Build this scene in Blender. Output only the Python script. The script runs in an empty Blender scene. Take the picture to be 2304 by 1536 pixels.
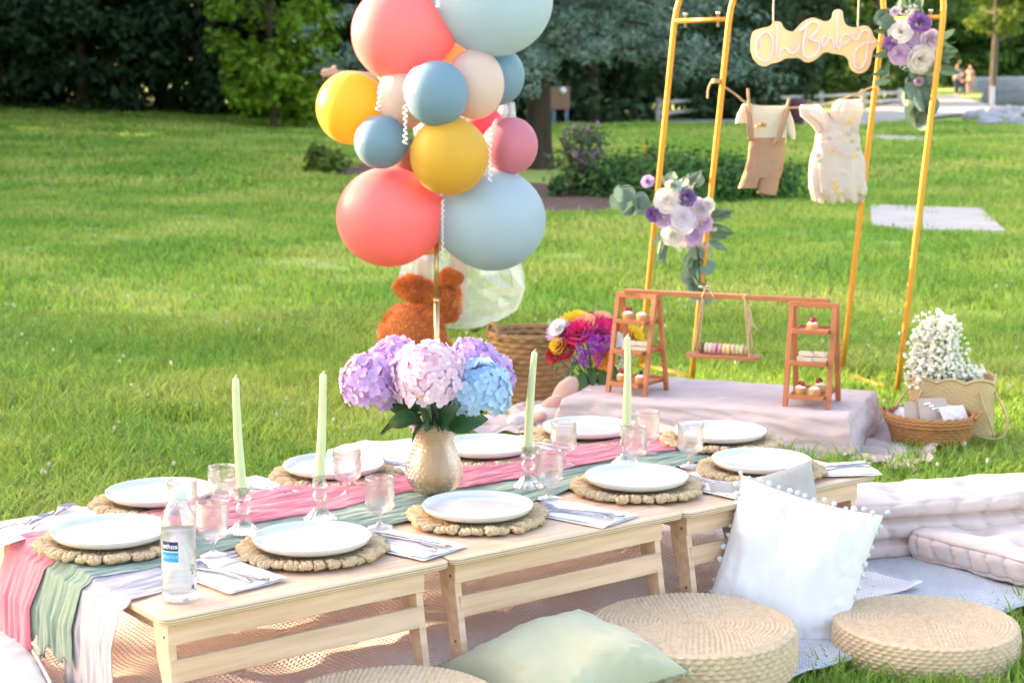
import bpy, math, random
import numpy as np
from mathutils import Matrix, Vector, noise
R = math.radians
random.seed(7)
S = bpy.context.scene
COL = S.collection
# ---------------------------------------------------------------- camera, sky, sun, exposure
HC = 1.34
PITCH = R(8.783)
cam = bpy.data.cameras.new('camera')
cam.lens = 62.5
cam.sensor_width = 36.0
cam.clip_end = 900
cam.clip_start = .05
cam.dof.use_dof = True
cam.dof.focus_distance = 4.15
cam.dof.aperture_fstop = 6.3
co = bpy.data.objects.new('camera', cam)
co.location = (0, 0, HC)
co.rotation_euler = (R(90) - PITCH, 0, 0)
COL.objects.link(co)
S.camera = co
SUN_EL, SUN_AZ = R(15), R(-64)      # azimuth measured from +Y towards +X: the sun stands left and a little behind the picnic
sd = Vector((math.sin(SUN_AZ) * math.cos(SUN_EL), math.cos(SUN_AZ) * math.cos(SUN_EL), math.sin(SUN_EL)))
w = bpy.data.worlds.new('World')
S.world = w
w.use_nodes = True
nt = w.node_tree
sky = nt.nodes.new('ShaderNodeTexSky')
sky.sky_type = 'NISHITA'
sky.sun_disc = False
sky.sun_elevation = SUN_EL
sky.sun_rotation = SUN_AZ
sky.air_density = 1.0
sky.dust_density = 4.0
sky.ozone_density = 0.6
nt.links.new(sky.outputs[0], nt.nodes['Background'].inputs[0])
nt.nodes['Background'].inputs[1].default_value = 0.15
sl = bpy.data.lights.new('sun', 'SUN')
sl.energy = 3.2
sl.angle = R(0.6)
sl.color = (1.0, .78, .50)
so = bpy.data.objects.new('sun', sl)
so.rotation_euler = sd.to_track_quat('Z', 'Y').to_euler()
COL.objects.link(so)
S.view_settings.view_transform = 'Standard'
S.view_settings.look = 'None'
S.view_settings.exposure = 2.8
S.view_settings.gamma = 1
S.view_settings.use_white_balance = True      # the camera's white balance
S.view_settings.white_balance_temperature = 7150
S.view_settings.white_balance_tint = 18
S.cycles.adaptive_threshold = .03
S.render.engine = 'CYCLES'
S.cycles.use_denoising = True
S.cycles.max_bounces = 10
S.cycles.transmission_bounces = 10
S.cycles.transparent_max_bounces = 24
S.cycles.sample_clamp_indirect = 6

# ---------------------------------------------------------------- helpers
def at(px, py, z=0.0):
    """ground/table position seen at pixel (px,py) of the 2304 wide photograph, on the level z"""
    dx, dz = (px - 1152) / 4000.0, -(py - 768) / 4000.0
    c, s = math.cos(PITCH), math.sin(PITCH)
    r = Vector((dx, c + dz * s, -s + dz * c))
    return Vector((0, 0, HC)) + r * ((z - HC) / r.z)
def aty(px, py, Y):
    dx, dz = (px - 1152) / 4000.0, -(py - 768) / 4000.0
    c, s = math.cos(PITCH), math.sin(PITCH)
    r = Vector((dx, c + dz * s, -s + dz * c))
    return Vector((0, 0, HC)) + r * (Y / r.y)
def rnd(a, b): return random.uniform(a, b)
def T(x=0, y=0, z=0): return Matrix.Translation((x, y, z))
def RZ(a): return Matrix.Rotation(a, 4, 'Z')
def RX(a): return Matrix.Rotation(a, 4, 'X')
def RY(a): return Matrix.Rotation(a, 4, 'Y')
def SC(x, y=None, z=None):
    return Matrix.Diagonal((x, x if y is None else y, x if z is None else z, 1))
def fbm(p, o=3):
    return noise.fractal(p, 1.0, 2.0, o)
def cat(pts, n):
    """smooth curve through points"""
    pts = [Vector(p) for p in pts]
    P = [2 * pts[0] - pts[1]] + pts + [2 * pts[-1] - pts[-2]]
    out = []
    for i in range(1, len(P) - 2):
        a, b, c, d = P[i - 1:i + 3]
        for k in range(n):
            t = k / n
            out.append(.5 * (2 * b + (c - a) * t + (2 * a - 5 * b + 4 * c - d) * t * t + (3 * b - a - 3 * c + d) * t ** 3))
    out.append(pts[-1])
    return out
class MB:
    def __init__(s): s.v = []; s.f = []; s.sm = []; s.mi = []
    def add(s, vs, fs, smooth=True, m=None, mi=0):
        b = len(s.v)
        if m is not None: vs = [m @ Vector(v) for v in vs]
        s.v += [tuple(v) for v in vs]
        for f in fs:
            s.f.append(tuple(i + b for i in f)); s.sm.append(smooth); s.mi.append(mi)
        return s
    def box(s, c, d, m=None, ch=0.0, mi=0):
        x, y, z = d[0] / 2, d[1] / 2, d[2] / 2
        M_ = T(*c) if m is None else m @ T(*c)
        if ch <= 0:
            vs = [(a * x, b * y, e * z) for e in (-1, 1) for b in (-1, 1) for a in (-1, 1)]
            fs = [(0, 2, 3, 1), (4, 5, 7, 6), (0, 1, 5, 4), (2, 6, 7, 3), (0, 4, 6, 2), (1, 3, 7, 5)]
            return s.add(vs, fs, False, M_, mi)
        vs, ix = [], {}
        for a in (-1, 1):
            for b in (-1, 1):
                for e in (-1, 1):
                    for k in range(3):
                        p = [a * x, b * y, e * z]
                        for q in range(3):
                            if q != k: p[q] -= (a, b, e)[q] * ch
                        ix[(a, b, e, k)] = len(vs); vs.append(tuple(p))
        fs = []
        for k in range(3):
            i, j = (k + 1) % 3, (k + 2) % 3
            for sg in (-1, 1):
                q = []
                for (p, r_) in ((-1, -1), (1, -1), (1, 1), (-1, 1)):
                    t = [0, 0, 0]; t[k] = sg; t[i] = p; t[j] = r_
                    q.append(ix[(*t, k)])
                fs.append(q if sg > 0 else q[::-1])
            for p in (-1, 1):
                for r_ in (-1, 1):
                    t0 = [0, 0, 0]; t0[k] = -1; t0[i] = p; t0[j] = r_
                    t1 = list(t0); t1[k] = 1
                    q = [ix[(*t0, i)], ix[(*t1, i)], ix[(*t1, j)], ix[(*t0, j)]]
                    fs.append(q if p * r_ < 0 else q[::-1])
        for a in (-1, 1):
            for b in (-1, 1):
                for e in (-1, 1):
                    q = [ix[(a, b, e, k)] for k in range(3)]
                    fs.append(q if a * b * e > 0 else q[::-1])
        return s.add(vs, fs, False, M_, mi)
    def lathe(s, prof, n=32, m=None, fn=None, mi=0, smooth=True, arc=2 * math.pi):
        """prof [(r,z)] bottom to top; fn(theta,r,z)->(r,z)"""
        vs, fs = [], []
        full = arc > 6.28
        cols = n if full else n + 1
        for (r, z) in prof:
            for k in range(cols):
                th = arc * k / n
                rr, zz = (r, z) if fn is None else fn(th, r, z)
                vs.append((rr * math.cos(th), rr * math.sin(th), zz))
        for i in range(len(prof) - 1):
            for k in range(n):
                k2 = (k + 1) % cols
                fs.append((i * cols + k, i * cols + k2, (i + 1) * cols + k2, (i + 1) * cols + k))
        return s.add(vs, fs, smooth, m, mi)
    def tube(s, pts, r, n=8, m=None, closed=False, caps=True, mi=0):
        pts = [Vector(p) for p in pts]
        N = len(pts)
        rs = r if isinstance(r, (list, tuple)) else [r] * N
        vs, fs = [], []
        up = Vector((0, 0, 1))
        prev = None
        for i, p in enumerate(pts):
            a = pts[(i - 1) % N] if (closed or i > 0) else p
            b = pts[(i + 1) % N] if (closed or i < N - 1) else p
            d = (b - a)
            d = d.normalized() if d.length > 1e-9 else Vector((0, 0, 1))
            if prev is None:
                q = up if abs(d.z) < .9 else Vector((1, 0, 0))
                e1 = d.cross(q).normalized()
            else:
                e1 = (prev - d * prev.dot(d))
                e1 = e1.normalized() if e1.length > 1e-6 else d.orthogonal().normalized()
            prev = e1
            e2 = d.cross(e1)
            for k in range(n):
                t = 2 * math.pi * k / n
                vs.append(p + (e1 * math.cos(t) + e2 * math.sin(t)) * rs[i])
        for i in range(N if closed else N - 1):
            j = (i + 1) % N
            for k in range(n):
                k2 = (k + 1) % n
                fs.append((i * n + k, i * n + k2, j * n + k2, j * n + k))
        if caps and not closed:
            fs.append(tuple(range(n))[::-1]); fs.append(tuple((N - 1) * n + k for k in range(n)))
        return s.add(vs, fs, True, m, mi)
    def grid(s, fn, nu, nv, m=None, cu=False, mi=0, smooth=True, flip=False):
        vs = [fn(i / nu, j / nv) for j in range(nv + 1) for i in range(nu if cu else nu + 1)]
        W = nu if cu else nu + 1
        fs = []
        for j in range(nv):
            for i in range(nu):
                i2 = (i + 1) % W
                q = (j * W + i, j * W + i2, (j + 1) * W + i2, (j + 1) * W + i)
                fs.append(q[::-1] if flip else q)
        return s.add(vs, fs, smooth, m, mi)
    def ell(s, c, r, nu=20, nv=12, m=None, mi=0, fn=None):
        rr = (r, r, r) if not isinstance(r, (tuple, list)) else r
        vs, fs = [], []
        for j in range(nv + 1):
            ph = math.pi * j / nv - math.pi / 2
            for i in range(nu):
                th = 2 * math.pi * i / nu
                d = Vector((math.cos(ph) * math.cos(th), math.cos(ph) * math.sin(th), math.sin(ph)))
                k = 1 if fn is None else fn(d)
                vs.append((c[0] + d.x * rr[0] * k, c[1] + d.y * rr[1] * k, c[2] + d.z * rr[2] * k))
        for j in range(nv):
            for i in range(nu):
                i2 = (i + 1) % nu
                fs.append((j * nu + i, j * nu + i2, (j + 1) * nu + i2, (j + 1) * nu + i))
        return s.add(vs, fs, True, m, mi)
    def extrude(s, poly, z0, z1, m=None, mi=0, ch=0.0, smooth=False):
        """flat polygon [(x,y)] counter-clockwise between z0 and z1 with chamfer ch (towards centroid)"""
        n = len(poly)
        if ch > 0:
            nr = []
            for i in range(n):
                a, b, c = Vector(poly[i - 1]), Vector(poly[i]), Vector(poly[(i + 1) % n])
                t = (c - a).normalized()
                nr.append(b + Vector((-t.y, t.x)) * ch)
            rings = [(nr, z0), (poly, z0 + ch), (poly, z1 - ch), (nr, z1)]
        else:
            rings = [(poly, z0), (poly, z1)]
        vs = [(p[0], p[1], z) for ring, z in rings for p in ring]
        fs = []
        for k in range(len(rings) - 1):
            for i in range(n):
                j = (i + 1) % n
                fs.append((k * n + i, k * n + j, (k + 1) * n + j, (k + 1) * n + i))
        s.add(vs, fs, smooth, m, mi)
        K = (len(rings) - 1) * n
        return s.add(vs, [tuple(range(n))[::-1], tuple(K + i for i in range(n))], False, m, mi)
    def mesh(s, name, mats):
        me = bpy.data.meshes.new(name)
        me.from_pydata(s.v, [], s.f)
        me.polygons.foreach_set('use_smooth', s.sm)
        for q in (mats if isinstance(mats, (list, tuple)) else [mats]): me.materials.append(q)
        if any(s.mi): me.polygons.foreach_set('material_index', s.mi)
        me.update()
        return me
    def build(s, name, mats, parent=None, **kw):
        return put(name, s.mesh(name, mats), parent, **kw)
def put(name, me, parent=None, m=None, label=None, cat=None, group=None, kind=None):
    o = bpy.data.objects.new(name, me)
    COL.objects.link(o)
    if parent is not None: o.parent = parent
    if m is not None: o.matrix_local = m
    tag(o, label, cat, group, kind)
    return o
def tag(o, label=None, cat=None, group=None, kind=None):
    if label: o['label'] = label
    if cat: o['category'] = cat
    if group: o['group'] = group
    if kind: o['kind'] = kind
    return o
def thing(name, label, cat, m=None, group=None):
    return put(name, None, None, m, label, cat, group)
def dup(root, m, label, group=None):
    r = root.copy(); COL.objects.link(r); r.matrix_local = m; r['label'] = label
    if group: r['group'] = group
    for ch in list(root.children):
        c = ch.copy(); COL.objects.link(c); c.parent = r
        for g in list(ch.children):
            d = g.copy(); COL.objects.link(d); d.parent = c
    return r
def solid(o, t, off=0.0):
    md = o.modifiers.new('thick', 'SOLIDIFY'); md.thickness = t; md.offset = off
    return o
def sub(o, n=1):
    md = o.modifiers.new('sub', 'SUBSURF'); md.levels = n; md.render_levels = n
    return o

# ---------------------------------------------------------------- materials
def mat(name, col, rough=.6, col2=None, ns=8.0, amt=.6, bump=0.0, bs=60.0, metal=0.0, trans=0.0, ior=1.45, sss=0.0, sheen=0.0,
        coat=0.0, transl=0.0, stretch=(1, 1, 1), spec=.5, wave=None, island=0.0, emis=None, objrand=0.0, tcol=None):
    m = bpy.data.materials.new(name); m.use_nodes = True
    n = m.node_tree.nodes; l = m.node_tree.links
    b = n['Principled BSDF']; out = n['Material Output']
    c4 = (*col, 1)
    b.inputs['Base Color'].default_value = c4
    b.inputs['Roughness'].default_value = rough
    b.inputs['Metallic'].default_value = metal
    b.inputs['IOR'].default_value = ior
    b.inputs['Transmission Weight'].default_value = trans
    b.inputs['Specular IOR Level'].default_value = spec
    b.inputs['Coat Weight'].default_value = coat
    b.inputs['Sheen Weight'].default_value = sheen
    if sss > 0:
        b.inputs['Subsurface Weight'].default_value = sss
        b.inputs['Subsurface Radius'].default_value = (.02, .012, .008)
        b.inputs['Subsurface Scale'].default_value = 1.0
    tc = n.new('ShaderNodeTexCoord'); mp = n.new('ShaderNodeMapping')
    mp.inputs['Scale'].default_value = stretch
    l.new(tc.outputs['Object'], mp.inputs[0])
    csock = None
    if col2 is not None:
        nz = n.new('ShaderNodeTexNoise'); nz.inputs['Scale'].default_value = ns; nz.inputs['Detail'].default_value = 4
        l.new(mp.outputs[0], nz.inputs['Vector'])
        rp = n.new('ShaderNodeValToRGB')
        rp.color_ramp.elements[0].position = .5 - .5 * amt * .6; rp.color_ramp.elements[1].position = .5 + .5 * amt * .6
        rp.color_ramp.elements[0].color = c4; rp.color_ramp.elements[1].color = (*col2, 1)
        l.new(nz.outputs[0], rp.inputs[0]); csock = rp.outputs[0]
    if island > 0 or objrand > 0:
        hs = n.new('ShaderNodeHueSaturation')
        if island > 0:
            g = n.new('ShaderNodeNewGeometry'); src = g.outputs['Random Per Island']
        else:
            g = n.new('ShaderNodeObjectInfo'); src = g.outputs['Random']
        k = island or objrand
        mr = n.new('ShaderNodeMapRange'); mr.inputs[3].default_value = 1 - k; mr.inputs[4].default_value = 1 + k
        l.new(src, mr.inputs[0]); l.new(mr.outputs[0], hs.inputs['Value'])
        if csock: l.new(csock, hs.inputs['Color'])
        else: hs.inputs['Color'].default_value = c4
        csock = hs.outputs[0]
    if csock: l.new(csock, b.inputs['Base Color'])
    if bump > 0:
        bn = n.new('ShaderNodeTexNoise'); bn.inputs['Scale'].default_value = bs; bn.inputs['Detail'].default_value = 3
        l.new(mp.outputs[0], bn.inputs['Vector'])
        bp = n.new('ShaderNodeBump'); bp.inputs['Strength'].default_value = bump; bp.inputs['Distance'].default_value = .004
        l.new(bn.outputs[0], bp.inputs['Height']); l.new(bp.outputs[0], b.inputs['Normal'])
    if emis:
        b.inputs['Emission Color'].default_value = (*emis[0], 1); b.inputs['Emission Strength'].default_value = emis[1]
    if transl > 0:
        tr = n.new('ShaderNodeBsdfTranslucent'); mx = n.new('ShaderNodeMixShader'); mx.inputs[0].default_value = transl
        if tcol: tr.inputs[0].default_value = (*tcol, 1)
        elif csock: l.new(csock, tr.inputs[0])
        else: tr.inputs[0].default_value = c4
        l.new(b.outputs[0], mx.inputs[1]); l.new(tr.outputs[0], mx.inputs[2]); l.new(mx.outputs[0], out.inputs[0])
    return m
def glass(name, tint=(1, 1, 1), rough=.02, thin=.55, bump=0, bs=80):
    """clear ware: part refracting glass, part thin clear sheet, so that it keeps light shadows"""
    m = bpy.data.materials.new(name); m.use_nodes = True
    n = m.node_tree.nodes; l = m.node_tree.links
    n.remove(n['Principled BSDF']); out = n['Material Output']
    gl = n.new('ShaderNodeBsdfGlass'); gl.inputs['Color'].default_value = (*tint, 1); gl.inputs['Roughness'].default_value = rough; gl.inputs['IOR'].default_value = 1.42
    tp = n.new('ShaderNodeBsdfTransparent'); tp.inputs[0].default_value = (*tint, 1)
    gs = n.new('ShaderNodeBsdfGlossy'); gs.inputs['Roughness'].default_value = .06
    fr = n.new('ShaderNodeLayerWeight'); fr.inputs[0].default_value = .35
    m1 = n.new('ShaderNodeMixShader'); m2 = n.new('ShaderNodeMixShader')
    l.new(fr.outputs['Facing'], m1.inputs[0]); l.new(tp.outputs[0], m1.inputs[1]); l.new(gs.outputs[0], m1.inputs[2])
    m2.inputs[0].default_value = thin
    l.new(gl.outputs[0], m2.inputs[1]); l.new(m1.outputs[0], m2.inputs[2]); l.new(m2.outputs[0], out.inputs[0])
    return m
# ---------------------------------------------------------------- ground, paths, water
def ground_z(x, y):
    h = 0.0
    if y > 12: h += .10 * math.sin(x * .21 + 1) * min(1, (y - 12) / 12) * .5
    h += .5 * max(0, min(1, (-x - 3) / 9)) * max(0, min(1, (y - 20) / 22))
    return h
m_ground = mat('soil_and_thatch', (.24, .36, .06), .95, (.36, .42, .09), ns=.9, amt=1.0, bump=.6, bs=30)
def lawn_mat(name, dry=.0):
    m = bpy.data.materials.new(name); m.use_nodes = True
    n = m.node_tree.nodes; l = m.node_tree.links; b = n['Principled BSDF']; out = n['Material Output']
    g = n.new('ShaderNodeNewGeometry'); nz = n.new('ShaderNodeTexNoise'); nz.inputs['Scale'].default_value = .55; nz.inputs['Detail'].default_value = 5
    l.new(g.outputs['Position'], nz.inputs['Vector'])
    rp = n.new('ShaderNodeValToRGB'); e = rp.color_ramp.elements
    e[0].position = .38; e[0].color = (.215, .415, .062, 1); e[1].position = .62; e[1].color = (.465, .550, .130, 1)
    q = e.new(.5); q.color = (.310, .480, .078, 1)
    l.new(nz.outputs[0], rp.inputs[0])
    oi = n.new('ShaderNodeNewGeometry'); hs = n.new('ShaderNodeHueSaturation')
    mr = n.new('ShaderNodeMapRange'); mr.inputs[3].default_value = .6; mr.inputs[4].default_value = 1.4
    mh = n.new('ShaderNodeMapRange'); mh.inputs[3].default_value = .468; mh.inputs[4].default_value = .515
    l.new(oi.outputs['Random Per Island'], mr.inputs[0]); l.new(mr.outputs[0], hs.inputs['Value'])
    ob = n.new('ShaderNodeObjectInfo'); l.new(ob.outputs['Random'], mh.inputs[0]); l.new(mh.outputs[0], hs.inputs['Hue'])
    l.new(rp.outputs[0], hs.inputs['Color']); l.new(hs.outputs[0], b.inputs['Base Color'])
    b.inputs['Roughness'].default_value = .5; b.inputs['Specular IOR Level'].default_value = .35
    tr = n.new('ShaderNodeBsdfTranslucent'); l.new(hs.outputs[0], tr.inputs[0])
    mx = n.new('ShaderNodeMixShader'); mx.inputs[0].default_value = .5
    l.new(b.outputs[0], mx.inputs[1]); l.new(tr.outputs[0], mx.inputs[2]); l.new(mx.outputs[0], out.inputs[0])
    return m
m_grass = lawn_mat('grass_blades')
gb = MB()
xs = [-200, -120, -70, -45, -30, -22, -16, -11, -8, -6, -4.5, -3, -2, -1, 0, 1, 2, 3, 4.5, 6, 8, 11, 16, 22, 30, 45, 70, 120, 200]
ys = [-30, -12, -4, 0, 2, 3, 4, 5, 6, 7, 8, 9, 10, 12, 14, 17, 20, 24, 28, 33, 38, 44, 52, 62, 75, 90, 120, 180, 300]
gb.v = [(x, y, ground_z(x, y)) for y in ys for x in xs]
W_ = len(xs)
for j in range(len(ys) - 1):
    for i in range(W_ - 1):
        gb.f.append((j * W_ + i, j * W_ + i + 1, (j + 1) * W_ + i + 1, (j + 1) * W_ + i)); gb.sm.append(True); gb.mi.append(0)
gb.build('ground', m_ground, kind='structure')
def flat(name, pix, z, m, kind='structure', th=.0):
    P = [at(x, y) for x, y in pix]
    mb = MB(); n = len(P)
    mb.add([(p.x, p.y, z) for p in P], [tuple(range(n))], False)
    if th: mb.add([(p.x, p.y, z) for p in P] + [(p.x, p.y, z - th) for p in P], [(i, n + i, n + (i + 1) % n, (i + 1) % n) for i in range(n)], False)
    return mb.build(name, m, kind=kind)
m_conc = mat('pale_concrete', (.50, .46, .43), .9, (.42, .385, .36), ns=3, bump=.3, bs=40)
m_path = mat('pale_gravel_path', (.52, .47, .42), .95, (.44, .40, .35), ns=1.2, bump=.3, bs=10)
m_water = mat('lake_water', (.03, .06, .05), .08)
m_mulch = mat('bark_mulch', (.16, .085, .06), .95, (.09, .05, .04), ns=6, bump=1.0, bs=25)
# walking path: runs behind the lawn and swings off to the right
def ribbon(name, rows, z, m):
    mb = MB(); n = len(rows)
    A = [at(*r[0]) for r in rows]; B = [at(*r[1]) for r in rows]
    mb.add([(p.x, p.y, z) for p in A] + [(p.x, p.y, z) for p in B], [(i, i + 1, n + i + 1, n + i) for i in range(n - 1)], False)
    return mb.build(name, m, kind='structure')
ribbon('walking_path', [((1230, 287), (1230, 281)), ((1500, 284), (1500, 276)), ((1640, 283), (1640, 273)), ((1780, 286), (1780, 268)), ((1900, 287), (1900, 262)), ((1980, 283), (1985, 240)),
                ((2060, 272), (2075, 221)), ((2150, 262), (2150, 217)), ((2230, 262), (2230, 240)), ((2330, 266), (2330, 250))], .05, m_path)
ribbon('paved_strip', [((1930, 322), (1925, 309)), ((1990, 324), (1990, 311)), ((2060, 326), (2060, 313)), ((2110, 327), (2105, 314))], .05, m_conc)
flat('concrete_slab', [(1962, 518), (2062, 528), (2066, 474), (1958, 469)], .045, m_conc, th=.12)
flat('concrete_slab', [(2076, 528), (2262, 531), (2205, 478), (2076, 474)], .045, m_conc, th=.12)
flat('pond', [(2200, 241), (2330, 247), (2330, 190), (2216, 201)], .03, m_water)
flat('mulch_bed', [(1110, 500), (1210, 494), (1340, 488), (1420, 470), (1400, 420), (1330, 392), (1250, 380), (1080, 377), (900, 372), (760, 374), (720, 388), (760, 408), (860, 412), (1000, 430)], .03, m_mulch)
flat('mulch_bed', [(1480, 384), (1580, 390), (1570, 372), (1530, 362), (1490, 366)], .06, m_mulch)
# ---------------------------------------------------------------- grass
def tuft(seed, nb, hgt, spread, wid, seg=3):
    rg = random.Random(seed); mb = MB()
    for i in range(nb):
        a = rg.uniform(0, 6.283); r = spread * math.sqrt(rg.random())
        x, y = r * math.cos(a), r * math.sin(a)
        h = hgt * rg.uniform(.45, 1.15); b = rg.uniform(0, 6.283); lean = rg.uniform(.15, .95) * h
        w = wid * rg.uniform(.7, 1.2); px, py = -math.sin(b) * w, math.cos(b) * w
        vs = []
        for k in range(seg):
            t = k / seg
            cx, cy, cz = x + math.cos(b) * lean * t * t, y + math.sin(b) * lean * t * t, h * (t - .25 * t * t)
            ww = 1 - .55 * t
            vs += [(cx - px * ww, cy - py * ww, cz), (cx + px * ww, cy + py * ww, cz)]
        vs.append((x + math.cos(b) * lean, y + math.sin(b) * lean, h * .75))
        fs = [(2 * k, 2 * k + 1, 2 * k + 3, 2 * k + 2) for k in range(seg - 1)] + [(2 * seg - 2, 2 * seg - 1, 2 * seg)]
        mb.add(vs, fs, True)
    return mb
def scatter(name, pts, rots, scls, ids, protos, label):
    me = bpy.data.meshes.new(name)
    me.vertices.add(len(pts)); me.vertices.foreach_set('co', np.asarray(pts, dtype=np.float32).ravel())
    for an, ty, dat in (('rz', 'FLOAT', rots), ('sc', 'FLOAT', scls), ('pid', 'INT', ids)):
        at_ = me.attributes.new(an, ty, 'POINT'); at_.data.foreach_set('value', np.asarray(dat))
    me.update()
    o = put(name, me, None, None, label, 'grass', None, 'stuff')
    ng = bpy.data.node_groups.new(name, 'GeometryNodeTree')
    ng.interface.new_socket('Geometry', in_out='INPUT', socket_type='NodeSocketGeometry')
    ng.interface.new_socket('Geometry', in_out='OUTPUT', socket_type='NodeSocketGeometry')
    N = ng.nodes; L = ng.links
    gi = N.new('NodeGroupInput'); go = N.new('NodeGroupOutput'); ip = N.new('GeometryNodeInstanceOnPoints')
    jn = N.new('GeometryNodeGeometryToInstance')
    for p in protos[::-1]:
        oi = N.new('GeometryNodeObjectInfo'); oi.inputs['Object'].default_value = p; oi.inputs['As Instance'].default_value = True
        L.new(oi.outputs['Geometry'], jn.inputs[0])
    def attr(an, ty):
        a = N.new('GeometryNodeInputNamedAttribute'); a.data_type = ty; a.inputs['Name'].default_value = an
        return next(s_ for s_ in a.outputs if s_.enabled and s_.name == 'Attribute')
    L.new(gi.outputs[0], ip.inputs['Points']); L.new(jn.outputs[0], ip.inputs['Instance'])
    ip.inputs['Pick Instance'].default_value = True
    L.new(attr('pid', 'INT'), ip.inputs['Instance Index'])
    cx = N.new('ShaderNodeCombineXYZ'); L.new(attr('rz', 'FLOAT'), cx.inputs[2]); L.new(cx.outputs[0], ip.inputs['Rotation'])
    L.new(attr('sc', 'FLOAT'), ip.inputs['Scale']); L.new(ip.outputs[0], go.inputs[0])
    md = o.modifiers.new('scatter', 'NODES'); md.node_group = ng
    return o
def inpoly(x, y, P):
    c = np.zeros(len(x), bool); n = len(P)
    for i in range(n):
        x0, y0 = P[i]; x1, y1 = P[i - 1]
        k = ((y0 > y) != (y1 > y)) & (x < (x1 - x0) * (y - y0) / (y1 - y0 + 1e-12) + x0)
        c ^= k
    return c
NOGRASS = []     # polygons (world xy) where blades are left out
def pxpoly(pix): return [(at(x, y).x, at(x, y).y) for x, y in pix]
NOGRASS += [pxpoly(q) for q in (
    [(1962, 518), (2062, 528), (2066, 474), (1958, 469)], [(2076, 528), (2262, 531), (2205, 478), (2076, 474)],
    [(1110, 500), (1210, 494), (1340, 488), (1420, 470), (1400, 420), (1330, 392), (1250, 380), (1080, 377), (900, 372), (760, 374), (720, 388), (760, 408), (860, 412), (1000, 430)],
    [(1930, 324), (2110, 328), (2105, 312), (1925, 308)], [(1230, 289), (1500, 286), (1640, 285), (1780, 288), (1900, 289), (1980, 285), (2060, 274), (2150, 264), (2230, 264), (2330, 268), (2330, 246), (2150, 212), (2075, 215), (1985, 232), (1900, 256), (1780, 262), (1640, 268), (1500, 271), (1230, 276)])]
def grow():
    rg = np.random.default_rng(3)
    protos = []
    for s in range(3):
        protos.append(bpy.data.objects.new('grass_tuft', tuft(s, 26, .080, .06, .0026).mesh('grass_tuft', m_grass)))
    for s in range(2):
        protos.append(bpy.data.objects.new('grass_tuft', tuft(9 + s, 34, .075, .16, .0055, 2).mesh('grass_tuft', m_grass)))
    for s in range(2):
        protos.append(bpy.data.objects.new('grass_tuft', tuft(19 + s, 40, .10, .40, .016, 2).mesh('grass_tuft', m_grass)))
    P, Rz, Sc, Id = [], [], [], []
    for (y0, y1, dens, ids, s0, s1) in ((3.0, 6.2, 520, (0, 3), .8, 1.35), (6.2, 9.5, 330, (0, 3), .8, 1.3), (9.5, 19, 70, (3, 5), .8, 1.3), (19, 44, 14, (5, 7), .8, 1.3)):
        w1 = .30 * y1 + .4
        n = int(dens * (y1 - y0) * 2 * w1)
        y = rg.uniform(y0, y1, n); x = rg.uniform(-w1, w1, n)
        k = np.abs(x) < .30 * y + .35
        for q in NOGRASS: k &= ~inpoly(x, y, q)
        x, y = x[k], y[k]; n = len(x)
        pt = np.stack([x, y, np.array([ground_z(a, b) for a, b in zip(x, y)]) - .003], 1)
        P.append(pt); Rz.append(rg.uniform(0, 6.283, n)); Id.append(rg.integers(ids[0], ids[1], n))
        sc = rg.uniform(s0, s1, n) * (1 + .35 * np.sin(x * 2.1 + 1.3 * np.sin(y * 1.7)) * np.sin(y * 1.3 + x))
        Sc.append(sc)
    scatter('grass', np.concatenate(P), np.concatenate(Rz).astype(np.float32), np.concatenate(Sc).astype(np.float32), np.concatenate(Id).astype(np.int32), protos,
            'short green lawn grass all around the picnic')
    cl = MB(); rgp = random.Random(21)
    for i in range(130):
        y = rgp.uniform(4.2, 11); x = rgp.uniform(-.29 * y, .29 * y)
        if any(inpoly(np.array([x]), np.array([y]), q)[0] for q in NOGRASS): continue
        h = rgp.uniform(.05, .085); dx = rgp.uniform(-.02, .02)
        cl.tube([(x, y, 0), (x + dx * .4, y, h * .6), (x + dx, y, h)], .0011, 4, mi=1); cl.ell((x + dx, y, h), (.006, .006, rgp.uniform(.006, .011)), 7, 5, None, 0, lambda d: 1 + .2 * noise.noise(d * 9))
    cl.build('clover_heads', [mat('dry_clover_head', (.62, .55, .40), .9, island=.25), m_grass], None, label='small pale clover and seed heads in the lawn', cat='clover', kind='stuff')
HEDGE = [(1.0, 16, 1.0), (3.6, 16, 1.0), (6.0, 15, .70), (8.3, 16, .76), (11, 18, 1.3), (14.2, 21, 1.6), (17.8, 24, 1.8), (22, 27, 2.0), (26.5, 31, 2.2), (31, 35, 2.4), (36, 39, 2.6), (9.8, 21, 1.4), (12.8, 24, 1.7), (16.2, 27, 1.9), (20, 30, 2.1)]   # across the sun direction, towards the sun, size
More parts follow.
